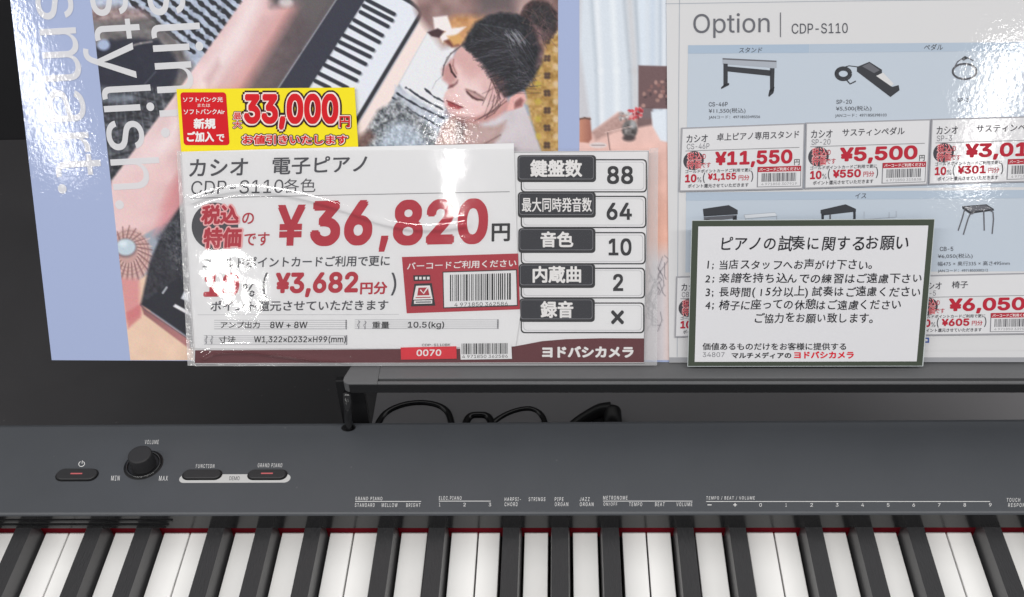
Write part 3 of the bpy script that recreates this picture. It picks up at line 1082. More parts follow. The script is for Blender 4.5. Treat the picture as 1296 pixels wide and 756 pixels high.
for a, b, c_, d_ in ((700, 350, 750, 470), (720, 400, 770, 500), (740, 480, 700, 590), (790, 500, 660, 600), (800, 510, 640, 610), (770, 530, 690, 600)):
    p.line(Q([(a, b), ((a + c_) / 2 + 8, (b + d_) / 2 + 6), (c_, d_)]), 1.0, (70, 46, 48), .7, .8)
p.line(Q([(580, 225), (520, 270), (485, 330), (478, 380)]), 1.4, (70, 60, 64), .8, .8)
p.line(Q([(575, 230), (500, 290), (480, 350)]), .9, (90, 80, 84), .7, .7)
p.line(Q([(480, 380), (445, 410), (425, 450)]), .7, (130, 130, 136), .6, .6)
for k in range(150):      # fine strands along the hairline and over the crown
    t_ = r_.random()
    hx, hy = 590 + t_ * 190, 225 + t_ * 240
    x0, y0 = hx + r_.uniform(-14, 10), hy + r_.uniform(-10, 14)
    p.line(Q([(x0, y0), (x0 + r_.uniform(40, 90), y0 - r_.uniform(0, 50)), (x0 + r_.uniform(110, 200), y0 - r_.uniform(0, 70))]), .8, r_.choice(((18, 18, 24), (34, 32, 38), (78, 78, 88), (24, 22, 28))), .6, .5)
for k in range(60):
    x0, y0 = r_.uniform(890, 1040), r_.uniform(20, 180)
    p.line(Q([(x0, y0), (x0 + r_.uniform(-30, 30), y0 + r_.uniform(10, 40)), (x0 + r_.uniform(-50, 50), y0 + r_.uniform(30, 70))]), .9, r_.choice(((30, 26, 30), (110, 84, 84), (60, 48, 52))), .6, .55)
for k in range(14):
    x0, y0 = r_.uniform(700, 790), r_.uniform(380, 490)
    p.line(Q([(x0, y0), (x0 + r_.uniform(-20, 14), y0 + 40), (x0 + r_.uniform(-70, 0), y0 + r_.uniform(70, 120))]), .7, (84, 58, 58), .6, .6)
p.C += (np.random.RandomState(5).rand(len(U), 3) - .5) * 12
grid_mesh('printed_photo', poster, STAND, .12, U, V, p.C, NU, NV, M_photo)

# second photograph: curtains, red flowers
NU2, NV2 = 96, 420
U, V = grid(NU2, NV2, -55, 456, lambda v: 733.3 + 0 * v, lambda v: 851 + 0 * v)
p = Picture(U, V, (206, 214, 224))
for x0, x1, wd, c_ in ((744, 758, 5, (176, 186, 198)), (752, 762, 6, (226, 230, 236)), (772, 782, 7, (224, 230, 236)), (785, 800, 4, (168, 176, 186)), (792, 806, 8, (196, 196, 200)),
                       (800, 812, 3, (158, 168, 180)), (812, 816, 7, (210, 220, 232)), (826, 828, 6, (192, 204, 220)), (836, 838, 3, (166, 178, 194)), (842, 843, 5, (220, 226, 234))):
    p.line([(x0, -60), (x1 - 2, 90), (x1, 170)], wd, c_, 3, .8)
p.poly([(730, -60), (738, -60), (734, 60), (750, 172), (730, 176)], (190, 188, 194), 3, .8)
p.poly([(730, 176), (748, 168), (782, 142), (800, 150), (852, 150), (852, 470), (730, 470)], (222, 184, 176), 2, col2=(226, 172, 152), ax=(780, 180, 800, 330), nz=8, nsc=8)
p.poly([(748, 168), (786, 142), (812, 156), (776, 168), (754, 178)], (170, 138, 132), 2.5, .9, nz=18, nsc=3)
p.poly([(808, 83), (850, 84), (850, 138), (808, 138)], (106, 82, 84), 1)
for k in range(26):
    p.disc((r_.uniform(812, 848), r_.uniform(98, 134)), r_.uniform(1.5, 3.5), r_.uniform(1.5, 3), r_.choice(((170, 134, 124), (72, 56, 60), (190, 150, 140), (140, 100, 96))), 1, .75)
p.poly([(806, 138), (826, 136), (826, 158), (806, 162)], (92, 72, 74), 2, .8)
p.poly([(824, 142), (852, 138), (852, 182), (836, 178), (826, 160)], (214, 222, 232), 1.5)
for k in range(30):
    p.disc((r_.uniform(795, 814), r_.uniform(137, 151)), r_.uniform(1, 2.6), r_.uniform(1, 2.6), r_.choice(((190, 40, 50), (206, 70, 78), (140, 30, 40), (214, 160, 160))), .8, .9)
for k in range(22):
    p.disc((r_.uniform(784, 796), r_.uniform(142, 152)), r_.uniform(1, 2), r_.uniform(1, 2), r_.choice(((206, 206, 206), (120, 110, 110), (160, 150, 150))), .8, .8)
p.disc((797, 164), 10, 12, (110, 106, 106), 1.5, nz=60, nsc=3)
p.disc((796, 175), 8, 4, (60, 52, 54), 2, .9)
p.disc((801, 158), 4, 5, (168, 170, 174), 2, .8)
p.poly([(733, 150), (747, 149), (749, 176), (745, 181), (733, 180)], (188, 130, 108), 1.2, col2=(150, 96, 84), ax=(735, 160, 749, 160))
p.line([(733, 151), (740, 149.5), (747, 151)], 2.0, (96, 70, 62), .8)
p.line([(769, 168), (772, 190)], 1.2, (90, 70, 70), .7, .8)
p.line([(766, 168), (800, 160)], .9, (250, 220, 214), .7, .7)
p.disc((757, 184), 11, 3.6, (214, 204, 204), 1.2)
p.line([(749, 184), (765, 184)], 1.5, (120, 104, 106), .6, .7)
# drawn leaves low on the strip
p.poly([(815, 318), (852, 318), (852, 470), (800, 470)], (206, 200, 204), 14)
for k in range(26):
    a = (r_.uniform(820, 842), r_.uniform(322, 400))
    p.line([a, (a[0] + r_.uniform(-9, 9), a[1] + r_.uniform(2, 16)), (a[0] + r_.uniform(-10, 10), a[1] + r_.uniform(12, 26))], .9, (94, 90, 98), .6, .7)
p.C += (np.random.RandomState(6).rand(len(U), 1) - .5) * 6
grid_mesh('printed_photo', poster, STAND, .12, U, V, p.C, NU2, NV2, M_photo)

G_let.node_tree.nodes['Principled BSDF'].inputs['Alpha'].default_value = .82
lt = MB()
for s, end, ln, sl, xh in (('smart.', (74.5, 245.5), 259, .119, 46), ('stylish.', (147, 265.5), 282, .121, 46), ('slim.', (205, 174.5), 194, .100, 46)):
    Vg, _ = glyphs(s)
    Vx, _ = glyphs('x')
    em, up = ln / np.ptp(Vg[:, 0]), xh / np.ptp(Vx[:, 1])
    wv = Vg[:, 0].max()
    org = (end[0] - wv * em * sl, end[1] - wv * em)
    for i_, (ox, oy) in enumerate(weight(.0)):
        lt.type(s, STAND, .3 + .003 * i_, (org[0] + ox * 90, org[1] + oy * 90), (em * sl, em), (up, -up * .055), G_let)
lt.build('upright_lettering', poster)

# ------------------------------------------------------------------ option poster
opt = thing('option_poster', 'white and pale blue options poster with pictures of stands, pedals and stools', 'poster', tuple(STAND.P(1060, 458)))
G_wh = gloss('white_poster_paper', 204, 204, 206)
G_wh2 = gloss('sleeve_grey_margin', 150, 151, 156)
G_blue = gloss('pale_blue_poster_ink', 182, 192, 204)
G_strip = gloss('blue_header_ink', 160, 177, 196)
G_dk = gloss('poster_dark_ink', 48, 50, 56)
G_mid = gloss('poster_grey_ink', 96, 97, 104)
G_lt = gloss('poster_light_grey_ink', 160, 166, 176)
G_txt = gloss('poster_text_ink', 72, 74, 82)
MB().sheet(STAND, 1.3, [(847, 459), (1440, 458), (1446, -60), (843, -60)], 1.0, G_wh).build('sheet', opt)
e = MB()
e.rect(STAND, 1.42, 847, 452.5, 1440, 458.6, G_wh2)
e.stroke(STAND, 1.42, [(860.5, -60), (859, 120), (857, 452)], .8, G_lt)
e.stroke(STAND, 1.42, [(832 + 10, 5), (1060, 1.5), (1440, -3)], .8, G_lt)
e.build('sleeve_edge', opt)
e = MB()
e.poly(STAND, 1.42, [(867, 446), (1436, 443), (1440, 52), (871, 57.5)], G_wh)
for a, b in ((57.5, 240), (240.5, 345)):
    pass
e.poly(STAND, 1.5, [(871, 57.5), (868.5, 240), (1436, 236), (1440, 52)][::-1], G_blue)
e.poly(STAND, 1.5, [(868.5, 243.6), (867.5, 345), (1436, 343), (1436, 239.6)][::-1], G_blue)
e.poly(STAND, 1.58, [(871, 57.5), (870.8, 68), (1024, 67), (1024, 56.4)][::-1], G_strip)
e.poly(STAND, 1.58, [(1024.6, 56.2), (1024.6, 67), (1440, 63), (1440, 52)][::-1], gloss('blue_header_light_ink', 168, 182, 198))
e.poly(STAND, 1.58, [(868.4, 243.6), (868.3, 254), (1436, 250), (1436, 239.6)][::-1], gloss('blue_header_light_ink', 168, 182, 198))
e.build('blue_panel', opt)
e = MB()
e.text('Option', STAND, 1.6, (877.5, 17.5, 974, 48.5), G_mid, -.014, -.012)
e.rect(STAND, 1.6, 987.2, 16, 988.4, 47, G_mid)
e.text('CDP-S110', STAND, 1.6, (1002, 30, 1073, 43), G_txt, .004, -.012)
e.build('heading_text', opt)
e = MB()
ot = lambda s, x0, y0, x1, y1, m=G_txt, b=.0, k=0: MB().text(s, STAND, 1.66, (x0, y0, x1, y1), m, b, -.012, k).build('product_text', opt)
ot('スタンド', 935, 60.3, 964, 67, G_txt, .01, -.15)
ot('ペダル', 1169, 56, 1193, 64, G_txt, .01, -.15)
ot('イス', 1082, 244.6, 1096, 251.4, G_txt, .01, -.15)
ot('CS-46P', 897, 129.5, 921, 135, G_txt, .012)
ot('¥11,550(税込)', 897, 137.3, 943.5, 144.5)
ot('JANコード：4971850349556', 897, 146.6, 962, 151.4)
ot('SP-20', 1058.5, 126.5, 1078, 131.8, G_txt, .012)
ot('¥5,500(税込)', 1058, 134.5, 1103, 141.6)
ot('JANコード：4971850398103', 1057, 144.3, 1122, 149.3)
ot('SP-3', 1212, 124.4, 1226, 129.5, G_txt, .012)
ot('CB-5', 1189.5, 312.6, 1206.5, 318, G_txt, .012)
ot('¥6,050(税込)', 1187, 321.5, 1231, 328.2)
ot('幅475 × 奥行335 × 高さ495mm', 1187, 331.3, 1278, 337)
ot('JANコード：4971850300212', 1187, 341, 1250.5, 345.6)
# product pictures
W5 = lambda L: W3(L, 830, 0, 2.781)
e = MB()
e.poly(STAND, 1.6, W5([(235, 205), (425, 214), (425, 240), (235, 226)])[::-1], G_lt)
e.poly(STAND, 1.64, W5([(235, 205), (425, 214), (425, 219), (235, 210)])[::-1], G_mid)
for L in ([(238, 224), (253, 225), (253, 298), (238, 304)], [(238, 300), (258, 292), (258, 300), (230, 314), (230, 308)], [(253, 234), (405, 248), (405, 268), (253, 252)],
          [(402, 240), (418, 241), (416, 322), (402, 324)], [(400, 318), (418, 306), (414, 328), (398, 342), (396, 336)]):
    e.poly(STAND, 1.66, W5(L)[::-1], G_dk)
e.build('stand_picture', opt)
e = MB()
ringo = lambda cx, cy, rx, ry, wd, m, n=32: e.stroke(STAND, 1.66, [(cx + rx * math.cos(q), cy + ry * math.sin(q)) for q in np.linspace(0, 2 * math.pi, n)], wd, m)
cx, cy = W5([(660, 260)])[0]
ringo(cx, cy, 8.4, 6.6, 5.4, G_dk)
ringo(cx, cy, 9.6, 7.6, .8, G_mid)
e.stroke(STAND, 1.68, W5([(640, 244), (680, 232), (712, 236)]), 1.1, G_dk)
e.stroke(STAND, 1.68, W5([(668, 278), (684, 296), (704, 286)]), 1.6, G_dk)
e.poly(STAND, 1.66, W5([(708, 236), (752, 218), (796, 246), (796, 262), (776, 266), (832, 306), (855, 300), (858, 318), (826, 342), (708, 252)])[::-1], G_dk)
e.poly(STAND, 1.70, W5([(726, 234), (752, 222), (788, 248), (768, 258)])[::-1], G_mid)
e.poly(STAND, 1.70, W5([(776, 268), (800, 256), (838, 296), (828, 304)])[::-1], G_wh)
e.build('pedal_picture', opt)
e = MB()
cx, cy = W5([(1087, 252)])[0]
ringo(cx, cy, 15, 9.6, 2.6, G_mid)
ringo(cx, cy, 15.6, 10, .8, G_dk)
e.stroke(STAND, 1.7, W5([(1050, 240), (1062, 218), (1090, 200), (1118, 214)]), 1.5, G_mid)
e.poly(STAND, 1.72, W5([(1074, 208), (1088, 197), (1098, 206), (1084, 214)])[::-1], G_dk)
e.build('cable_picture', opt)
W6 = lambda L: W3(L, 850, 140, 2.906)
e = MB()
for L, m in (([(115, 362), (210, 348), (243, 366), (243, 382), (118, 390)], G_dk), ([(118, 392), (240, 384), (240, 396), (120, 410)], G_mid), ([(118, 402), (140, 398), (140, 470), (118, 470)], G_dk), ([(225, 390), (240, 388), (240, 470), (225, 470)], G_dk)):
    e.poly(STAND, 1.66, W6(L)[::-1], m)
e.poly(STAND, 1.64, W6([(266, 384), (380, 375), (388, 388), (272, 398)])[::-1], gloss('sketch_grey_ink', 206, 210, 216))
e.stroke(STAND, 1.68, W6([(266, 384), (380, 375), (388, 388), (272, 398), (266, 384)]), .7, G_lt)
e.stroke(STAND, 1.68, W6([(272, 398), (272, 440)]), .8, G_lt)
e.stroke(STAND, 1.68, W6([(386, 388), (386, 440)]), .8, G_lt)
e.build('bench_picture', opt)
e = MB()
for L, m in (([(548, 366), (640, 345), (678, 362), (678, 372), (556, 386), (548, 378)], G_dk), ([(551, 380), (560, 384), (560, 460), (551, 460)], G_dk), ([(668, 370), (677, 370), (677, 460), (668, 460)], G_dk), ([(580, 384), (586, 383), (586, 440), (580, 440)], G_mid)):
    e.poly(STAND, 1.66, W6(L)[::-1], m)
e.stroke(STAND, 1.68, W6([(708, 372), (708, 400), (800, 394), (826, 392), (826, 370)]), .8, G_lt)
e.stroke(STAND, 1.68, W6([(800, 394), (800, 374)]), .8, G_lt)
e.build('bench_picture', opt)
e = MB()
e.poly(STAND, 1.66, W6([(1068, 352), (1158, 345), (1185, 362), (1186, 368), (1097, 380), (1070, 362)])[::-1], G_dk)
e.poly(STAND, 1.70, W6([(1074, 354), (1156, 348), (1180, 362), (1098, 373)])[::-1], G_mid)
for L in ([(1078, 364), (1068, 400), (1054, 442)], [(1172, 368), (1182, 374), (1184, 400), (1179, 454)], [(1110, 378), (1098, 382), (1090, 400), (1073, 457)], [(1148, 366), (1150, 442)]):
    e.stroke(STAND, 1.68, W6(L), 1.7, G_mid)
e.build('stool_picture', opt)
e = MB()
e.rect(STAND, 1.6, 1164, 427.5, 1176, 434, gloss('blue_mark_ink', 60, 84, 150))
e.rect(STAND, 1.66, 1166, 429.3, 1174, 432.2, G_wh)
e.build('blue_mark', opt)


# ------------------------------------------------------------------ small price tags
class Tilt:
    """bilinear unit square (u right, v down) on a plane, so that print can be laid out in card units"""

    def __init__(s, pl, quad):
        s.pl, s.q = pl, np.array(quad, float)      # TL, TR, BR, BL

    def px(s, u, v):
        a, b, c, d = s.q
        return a * ((1 - u) * (1 - v))[:, None] + b * (u * (1 - v))[:, None] + c * (u * v)[:, None] + d * ((1 - u) * v)[:, None]

    def PA(s, U, V, d=0.0):
        q = s.px(np.asarray(U, float), np.asarray(V, float))
        return s.pl.PA(q[:, 0], q[:, 1], d)

    def P(s, u, v, d=0.0):
        return s.PA(np.array([u]), np.array([v]), d)[0]


def barcode(m, pl, d, x0, y0, x1, y1, ink_, seed, sl=0.0, n=30):
    r = random.Random(seed)
    ws = [(r.choice((1, 1, 1.6, 2.4)), r.choice((1, 1, 1.5, 2))) for _ in range(n)]
    tot = sum(a + b for a, b in ws)
    x = x0
    for a, b in ws:
        q = (x1 - x0) / tot
        m.rect(pl, d, x, y0 + sl * (x - x0), x + a * q, y1 + sl * (x - x0), ink_, sl)
        x += (a + b) * q


M_tag = mat('tag_card', rgb(208, 208, 211), rough=.45, spec=.3, coat=.5, coat_rough=.06, film=.00003, mottled=.012, mot_scale=60)
M_tagedge = mat('tag_sleeve_edge', rgb(150, 150, 156), rough=.4, spec=.4)


def price_tag(label, quad, name, code, price, points, d0=2.3, seed=1, top_word='カシオ'):
    q = np.array(quad, float)
    c_ = q.mean(0)
    t = thing('price_tag', label, 'price tag', tuple(STAND.P(c_[0], q[2][1], d0)), 'small price tags on the options poster')
    T = Tilt(STAND, quad)
    sh = MB()
    g = 1.6
    bord = [(q[3][0] - g, q[3][1] + g), (q[2][0] + g, q[2][1] + g), (q[1][0] + g, q[1][1] - g), (q[0][0] - g, q[0][1] - g)]
    sh.sheet(STAND, d0, bord, .9, M_tagedge)
    so = sh.build('holder', t)
    cd = MB()
    cd.add([STAND.P(a, b, d0 + .12) for a, b in q[::-1]], [(0, 1, 2, 3)], M_tag)
    cd.rect(T, d0 + .2, .03, .355, .97, .365, I_rule)
    disc = [(.10 + .085 * math.cos(a), .52 + .155 * math.sin(a)) for a in np.linspace(0, 2 * math.pi, 26, endpoint=False)]
    cd.poly(T, d0 + .18, disc, I_grey)
    co = cd.build('card', t)
    m = MB()
    x = lambda s, a, b, c, d, mt, bold=0.0, dd=.24: m.text(s, T, d0 + dd, (a, d, c, b) if d < b else (a, b, c, d), mt, bold)
    x(top_word, .035, .10, .21, .225, I_grey, .014)
    x(name[0], name[1], .09, name[2], .215, I_grey, .014)
    x(code, .04, .245, .04 + .031 * len(code), .335, I_mid, 0)
    m.build('heading_text', co)
    m = MB()
    for s, a, b, c, d in (('税込', .05, .39, .16, .51), ('特価', .05, .52, .16, .65)):
        x(s, a - .006, b - .012, c + .006, d + .012, I_pink, .03, .22)
        x(s, a, b, c, d, I_red, .008, .27)
    x('の', .165, .415, .2, .5, I_red, .012)
    x('です', .165, .555, .243, .64, I_red, .012)
    x(price, .275, .385, .915, .655, I_red, .045)
    x('円', .93, .545, .975, .64, I_black, .012)
    m.build('price_text', co)
    m = MB()
    x('ゴールドポイントカードご利用で更に', .035, .665, .585, .725, I_grey, .02)
    x('10', .035, .74, .13, .875, I_red, .05)
    x('%', .135, .79, .172, .875, I_grey, .01)
    x('(', .182, .72, .2, .885, I_grey, .0)
    x(points, .222, .735, .455, .865, I_red, .045)
    x('円分', .475, .775, .565, .86, I_red, .02)
    x(')', .578, .72, .596, .885, I_grey, .0)
    x('ポイント還元させていただきます', .06, .90, .56, .965, I_grey, .02)
    m.build('points_text', co)
    m = MB()
    m.rect(T, d0 + .2, .628, .655, .99, .975, I_mid)
    m.rect(T, d0 + .22, .636, .67, .984, .965, M_tag)
    m.rect(T, d0 + .24, .632, .65, .988, .735, I_panel)
    x('バーコードご利用ください', .645, .668, .98, .722, I_white, .02, .28)
    barcode(m, T, d0 + .24, .665, .755, .955, .89, I_grey, seed, 0, 26)
    x('4 971850 3%05d' % (seed * 7919 % 99999), .665, .908, .955, .948, I_mid, 0)
    m.build('barcode_label', co)
    return t


price_tag('white price tag for the piano stand, leftmost of the upper row of tags', [(864, 163.5), (1017.2, 157.6), (1015, 238), (861, 241.2)], ('卓上ピアノ専用スタンド', .285, .965), 'CS-46P', '¥11,550', '¥1,155', seed=1)
price_tag('white price tag for the sustain pedal, in the middle of the upper row', [(1021.5, 157), (1176.5, 152.6), (1172.5, 232.6), (1019.5, 237.6)], ('サスティンペダル', .29, .80), 'SP-20', '¥5,500', '¥550', seed=2)
price_tag('white price tag under the coiled cable picture, with strong glare', [(1180.5, 152.4), (1336, 148), (1331, 228), (1177, 232.4)], ('サスティンペダル', .36, .90), 'SP-3', '¥3,010', '¥301', seed=3)
price_tag('white price tag peeking out left of the framed notice', [(857.5, 352), (1006, 346), (1004, 423), (855.5, 425.5)], ('ピアノ椅子', .29, .62), 'CB-30', '¥9,900', '¥990', seed=4)
price_tag('white price tag for the stool, right of the framed notice', [(1160.5, 350.5), (1312, 347), (1309, 421.5), (1157.5, 423.5)], ('椅子', .295, .43), 'CB-5', '¥6,050', '¥605', seed=5)

# ------------------------------------------------------------------ yellow discount coupon
cp = thing('discount_coupon', 'yellow coupon with fat red 33,000 lettering tucked behind the price card', 'coupon', tuple(STAND.P(338, 189, 2.0)))
I_yel = mat('coupon_yellow_ink', rgb(238, 216, 10), rough=.4, spec=.3, coat=.4, coat_rough=.08, film=.00003, mottled=.02, mot_scale=60)
I_crim = ink('coupon_red_ink', 200, 18, 30)
I_ol = ink('coupon_outline_ink', 50, 20, 20)
I_halo = ink('coupon_halo_ink', 244, 214, 208)
so = MB().sheet(STAND, 2.2, [(231, 215), (455, 212), (448.7, 111), (223.3, 112.8)], .5, I_yel).build('card', cp)
e = MB()


def rrect(x0, y0, x1, y1, r, lean=0.0):
    pts = []
    for cx, cy, a0 in ((x1 - r, y0 + r, -90), (x1 - r, y1 - r, 0), (x0 + r, y1 - r, 90), (x0 + r, y0 + r, 180)):
        for k in range(5):
            q = math.radians(a0 + 22.5 * k)
            pts.append((cx + r * math.cos(q), cy + r * math.sin(q)))
    return [(x + lean * (y - y0), y) for x, y in pts][::-1]


e.poly(STAND, 2.32, rrect(228, 117, 286, 184, 4, .07), I_crim)
for s, b, bo_ in (('ソフトバンク光', (231.5, 123, 282, 129.6), .02), ('ソフトバンクAir', (232.5, 138.3, 284.5, 145), .02), ('新規', (245, 150, 273, 163.5), .045), ('ご加入', (236.5, 166.5, 271, 180), .045), ('で', (274, 170, 284, 179.5), .03)):
    e.text(s, STAND, 2.44, b, I_white, bo_, -.005)
e.text('または', STAND, 2.44, (250, 131.3, 266, 135.6), I_halo, .01)
e.build('red_box', so)
e = MB()


def outlined(s, b, grow, o1=.13, o2=.075, o3=.02):
    gx, gy = grow
    e.text(s, STAND, 2.34, (b[0] - gx, b[1] - gy, b[2] + gx, b[3] + gy), I_ol, o1)
    e.text(s, STAND, 2.42, (b[0] - gx * .5, b[1] - gy * .5, b[2] + gx * .5, b[3] + gy * .5), I_halo, o2)
    e.text(s, STAND, 2.50, b, I_crim, o3)


outlined('33,000', (308.5, 118.5, 428.5, 164.5), (4.4, 4.4), .15, .09, .055)
outlined('円', (429.5, 147, 443, 161.5), (2.2, 2.2), .13, .06, .03)
outlined('最', (295.5, 142.5, 305.5, 151.5), (1.7, 1.7), .14, .07, .02)
outlined('大', (295.5, 153, 305.5, 162), (1.7, 1.7), .14, .07, .02)
outlined('お値引きいたします', (307, 171, 439.5, 182.8), (2.6, 2.4), .17, .08, .035)
e.build('discount_text', so)

# ------------------------------------------------------------------ big price card in its sleeve
pc = thing('price_card', 'large white price card with red 36,820 price in a clear plastic sleeve', 'price card', tuple(STAND.P(530, 461, 3.5)))
# the specification card lies behind, the price sheet in front of it
SD, PD = 3.4, 4.3
spec = MB().sheet(STAND, SD, [(246, 460.6), (815.6, 459.6), (821.6, 190.6), (640, 192.2), (228, 200)], .5, M_paper2).build('spec_sheet', pc)
e = MB()
e.stroke(STAND, SD + .1, [(640, 193), (820.5, 191.6), (814.8, 459)], .8, I_rule)
d = SD + .12
rows = [('鍵盤数', (671, 202, 737, 224.5), '88', (768, 210, 801.6, 233.5), 196.6, 230.7, 243.8),
        ('最大同時発音数', (660.5, 250, 749, 268.5), '64', (767.5, 256.5, 800, 279), 243, 275.7, 288.9),
        ('音色', (684, 293, 725.7, 313.4), '10', (770, 301.6, 799.5, 324), 288.9, 320.4, 334.8),
        ('内蔵曲', (674, 336.8, 735.6, 358.5), '2', (775.7, 346.6, 789, 368.8), 334, 364.7, 378),
        ('録音', (684, 381, 725.7, 402.8), '×', (773, 392.5, 790, 411), 378, 407.7, 422)]
for i, (lab, lb, val, vb, y0, y1, y2) in enumerate(rows):
    kx = -.015 * (y0 - 196) / 1.0 * .5
    xr = 818.8 - (y0 - 196) * .018
    for w_, m_, dz in ((0, I_black, 0), (1.6, M_paper2, .06)):
        e.poly(STAND, d + dz, rrect(659 + w_, y0 + 5 + w_, xr - w_, y2 - w_, 5 - w_ * .6), m_)
    for w_, m_, dz in ((3.4, I_strip, .10), (4.2, M_paper2, .14)):
        e.poly(STAND, d + dz, rrect(659 + w_, y0 + 5 + w_, xr - w_, y2 - w_, 4), m_)
e.build('value_box', spec)
for i, (lab, lb, val, vb, y0, y1, y2) in enumerate(rows):
    e = MB()
    x1 = 754.4 - i * .4
    e.poly(STAND, d + .2, rrect(654.8 + i * .6, y0, x1, y1, 4.5), I_black)
    e.poly(STAND, d + .26, rrect(656.4 + i * .6, y0 + 1.4, x1 - 3, y1 - 3.6, 3.5), I_mid)
    e.poly(STAND, d + .32, rrect(657 + i * .6, y0 + 2, x1 - 3.6, y1 - 4.3, 3.2), I_label)
    e.text(lab, STAND, d + .4, lb, I_white, .035 if i != 1 else .02)
    e.build('spec_label', spec)
    e = MB()
    e.text(val, STAND, d + .3, vb, I_black, .034 if val != '×' else .022)
    e.build('spec_value', spec)
e = MB()
e.poly(STAND, d + .04, [(246.5, 459.8), (815, 458.8), (815.2, 428.5), (760, 428.3), (716, 429.5), (686, 432), (660, 437), (640, 440.5), (600, 441.5), (420, 442.8), (247, 443.5)], I_maroon)
e.text('ヨドバシカメラ', STAND, d + .14, (686, 438.2, 802, 453), I_white, .055)
e.build('store_band', spec)

PX = [(246.6, 441.5), (500, 441.5), (652.5, 438.5), (658.5, 400), (655, 326), (650.3, 181.5), (440, 186.3), (228.2, 192.4)]
sheet = MB().sheet(STAND, PD, PX, .4, M_paper).build('price_sheet', pc)
d = PD + .12
e = MB()


def S(v):
    return -.026 * max(460 - v, 0) / 270


def K(u):
    return .067 * (1 - (u - 235) / 500)


def T_(s, b, m, bold=0.0, dd=0.0, sl=None):
    e.text(s, STAND, d + dd, b, m, bold, S(b[1]) if sl is None else sl, -K(b[0]))


T_('カシオ', (239, 201.8, 313, 224), I_grey, .02)
T_('電子ピアノ', (344, 199.5, 464, 221.6), I_grey, .02)
T_('CDP-S110', (241.5, 229.3, 358, 246.5), I_grey, -.004, sl=-.018)
T_('各色', (358.5, 226.5, 399, 244.5), I_grey, .0)
e.stroke(STAND, d, [(241, 251), (440, 246.8), (645, 242.8)], .9, I_rule)
e.build('heading_text', sheet)
e = MB()
e.poly(STAND, d, [(272 + 29.5 * math.cos(q), 286.5 - 30 * math.sin(q)) for q in np.linspace(0, 2 * math.pi, 40, endpoint=False)], I_grey)
for s, b in (('税込', (254, 259.8, 302, 284.6)), ('特価', (256.5, 288.2, 305, 314.6))):
    T_(s, (b[0] - 2, b[1] - 2, b[2] + 2, b[3] + 2), I_pink, .11, .06)
    T_(s, b, I_red, .045, .14)
T_('の', (306, 269.4, 321, 284), I_red, .018, .1)
T_('です', (308.5, 294.4, 340.5, 311.6), I_red, .018, .1)
T_('¥', (348.5, 259, 385, 312.3), I_red, .035)
T_('36', (391.5, 254.4, 470.5, 312.4), I_red, .05)
T_(',', (478.5, 298, 491.6, 319.5), I_red, .03)
T_('820', (496.5, 253.0, 617, 311.6), I_red, .05)
T_('円', (622, 283, 645.3, 306), I_black, .03)
e.build('price_text', sheet)
e = MB()
T_('ゴールドポイントカードご利用で更に', (256, 326, 493, 340), I_grey, .022)
T_('10', (257, 345.6, 302, 376.4), I_red, .05)
T_('%', (306, 359, 322, 376), I_grey, .02)
T_('(', (331, 345, 338, 377), I_grey, .01)
T_('¥3,682', (347.5, 345, 452.5, 377), I_red, .045)
T_('円分', (455.5, 357, 490, 373), I_red, .035)
T_(')', (494, 345, 501.5, 374.6), I_grey, .01)
T_('ポイント還元させていただきます', (266, 381, 491, 394.6), I_grey, .022)
e.build('points_text', sheet)
e = MB()
e.poly(STAND, d, [(514.7, 396.8), (658, 391.7), (655.7, 321), (508.6, 325.5)], I_panel)
T_('バーコードご利用ください', (515, 332.3, 653.5, 342), I_white, .02, .1, -.03)
e.poly(STAND, d + .06, [(561, 390.6), (655.3, 387.6), (654.2, 341), (560, 344)], I_black)
e.poly(STAND, d + .12, [(562.2, 389.2), (654.2, 386.2), (653, 342.4), (561.2, 345.2)], M_paper)
barcode(e, STAND, d + .18, 569.5, 348, 648.5, 381.5, I_black, 5, -.028)
T_('4 971850 362586', (575, 383.4, 642.5, 388.4), I_black, .01, .18, -.02)
e.build('barcode_panel', sheet)
e = MB()      # the loyalty card pictogram
e.poly(STAND, d + .08, [(520, 388), (551, 387), (546.5, 358.5), (524.5, 359.3)], I_black)
e.poly(STAND, d + .14, [(523, 379.5), (547.6, 378.8), (544, 361.5), (526.6, 362)], I_white)
e.poly(STAND, d + .2, [(528, 374.3), (543.4, 373.8), (541.6, 364), (529.6, 364.4)], I_panel)
e.stroke(STAND, d + .26, [(532, 367), (536, 371.6), (542.4, 362.6)], 1.7, I_white)
e.rect(STAND, d + .2, 526, 376.2, 545, 377.4, I_panel, -.02)
e.rect(STAND, d + .14, 524, 380.6, 547, 384.8, I_white, -.02)
e.rect(STAND, d + .2, 526, 381.8, 545.5, 383.6, I_mid, -.02)
e.poly(STAND, d + .08, [(523.5, 356), (545, 355.3), (544.5, 348), (523, 348.7)], I_black)
for k in range(4):
    e.rect(STAND, d + .14, 525.4 + k * 5, 350.5, 528.6 + k * 5, 354, I_white, -.02)
e.build('card_pictogram', sheet)
e = MB()
for x0, x1, y0 in ((271, 439, 405), (449, 631, 404.4), (258, 439.5, 424.5)):
    e.rect(STAND, d, x0, y0, x1, y0 + 12, I_strip)
    for k in range(4):
        e.rect(STAND, d + .05, x0, y0 + 1.2 + 2.6 * k, x1, y0 + 2.8 + 2.6 * k, M_paper)
    e.rect(STAND, d + .05, x1 - 1.8, y0, x1, y0 + 12, I_mid)
e.stroke(STAND, d, [(250, 398.6), (450, 398.4), (505, 398)], .7, I_strip)
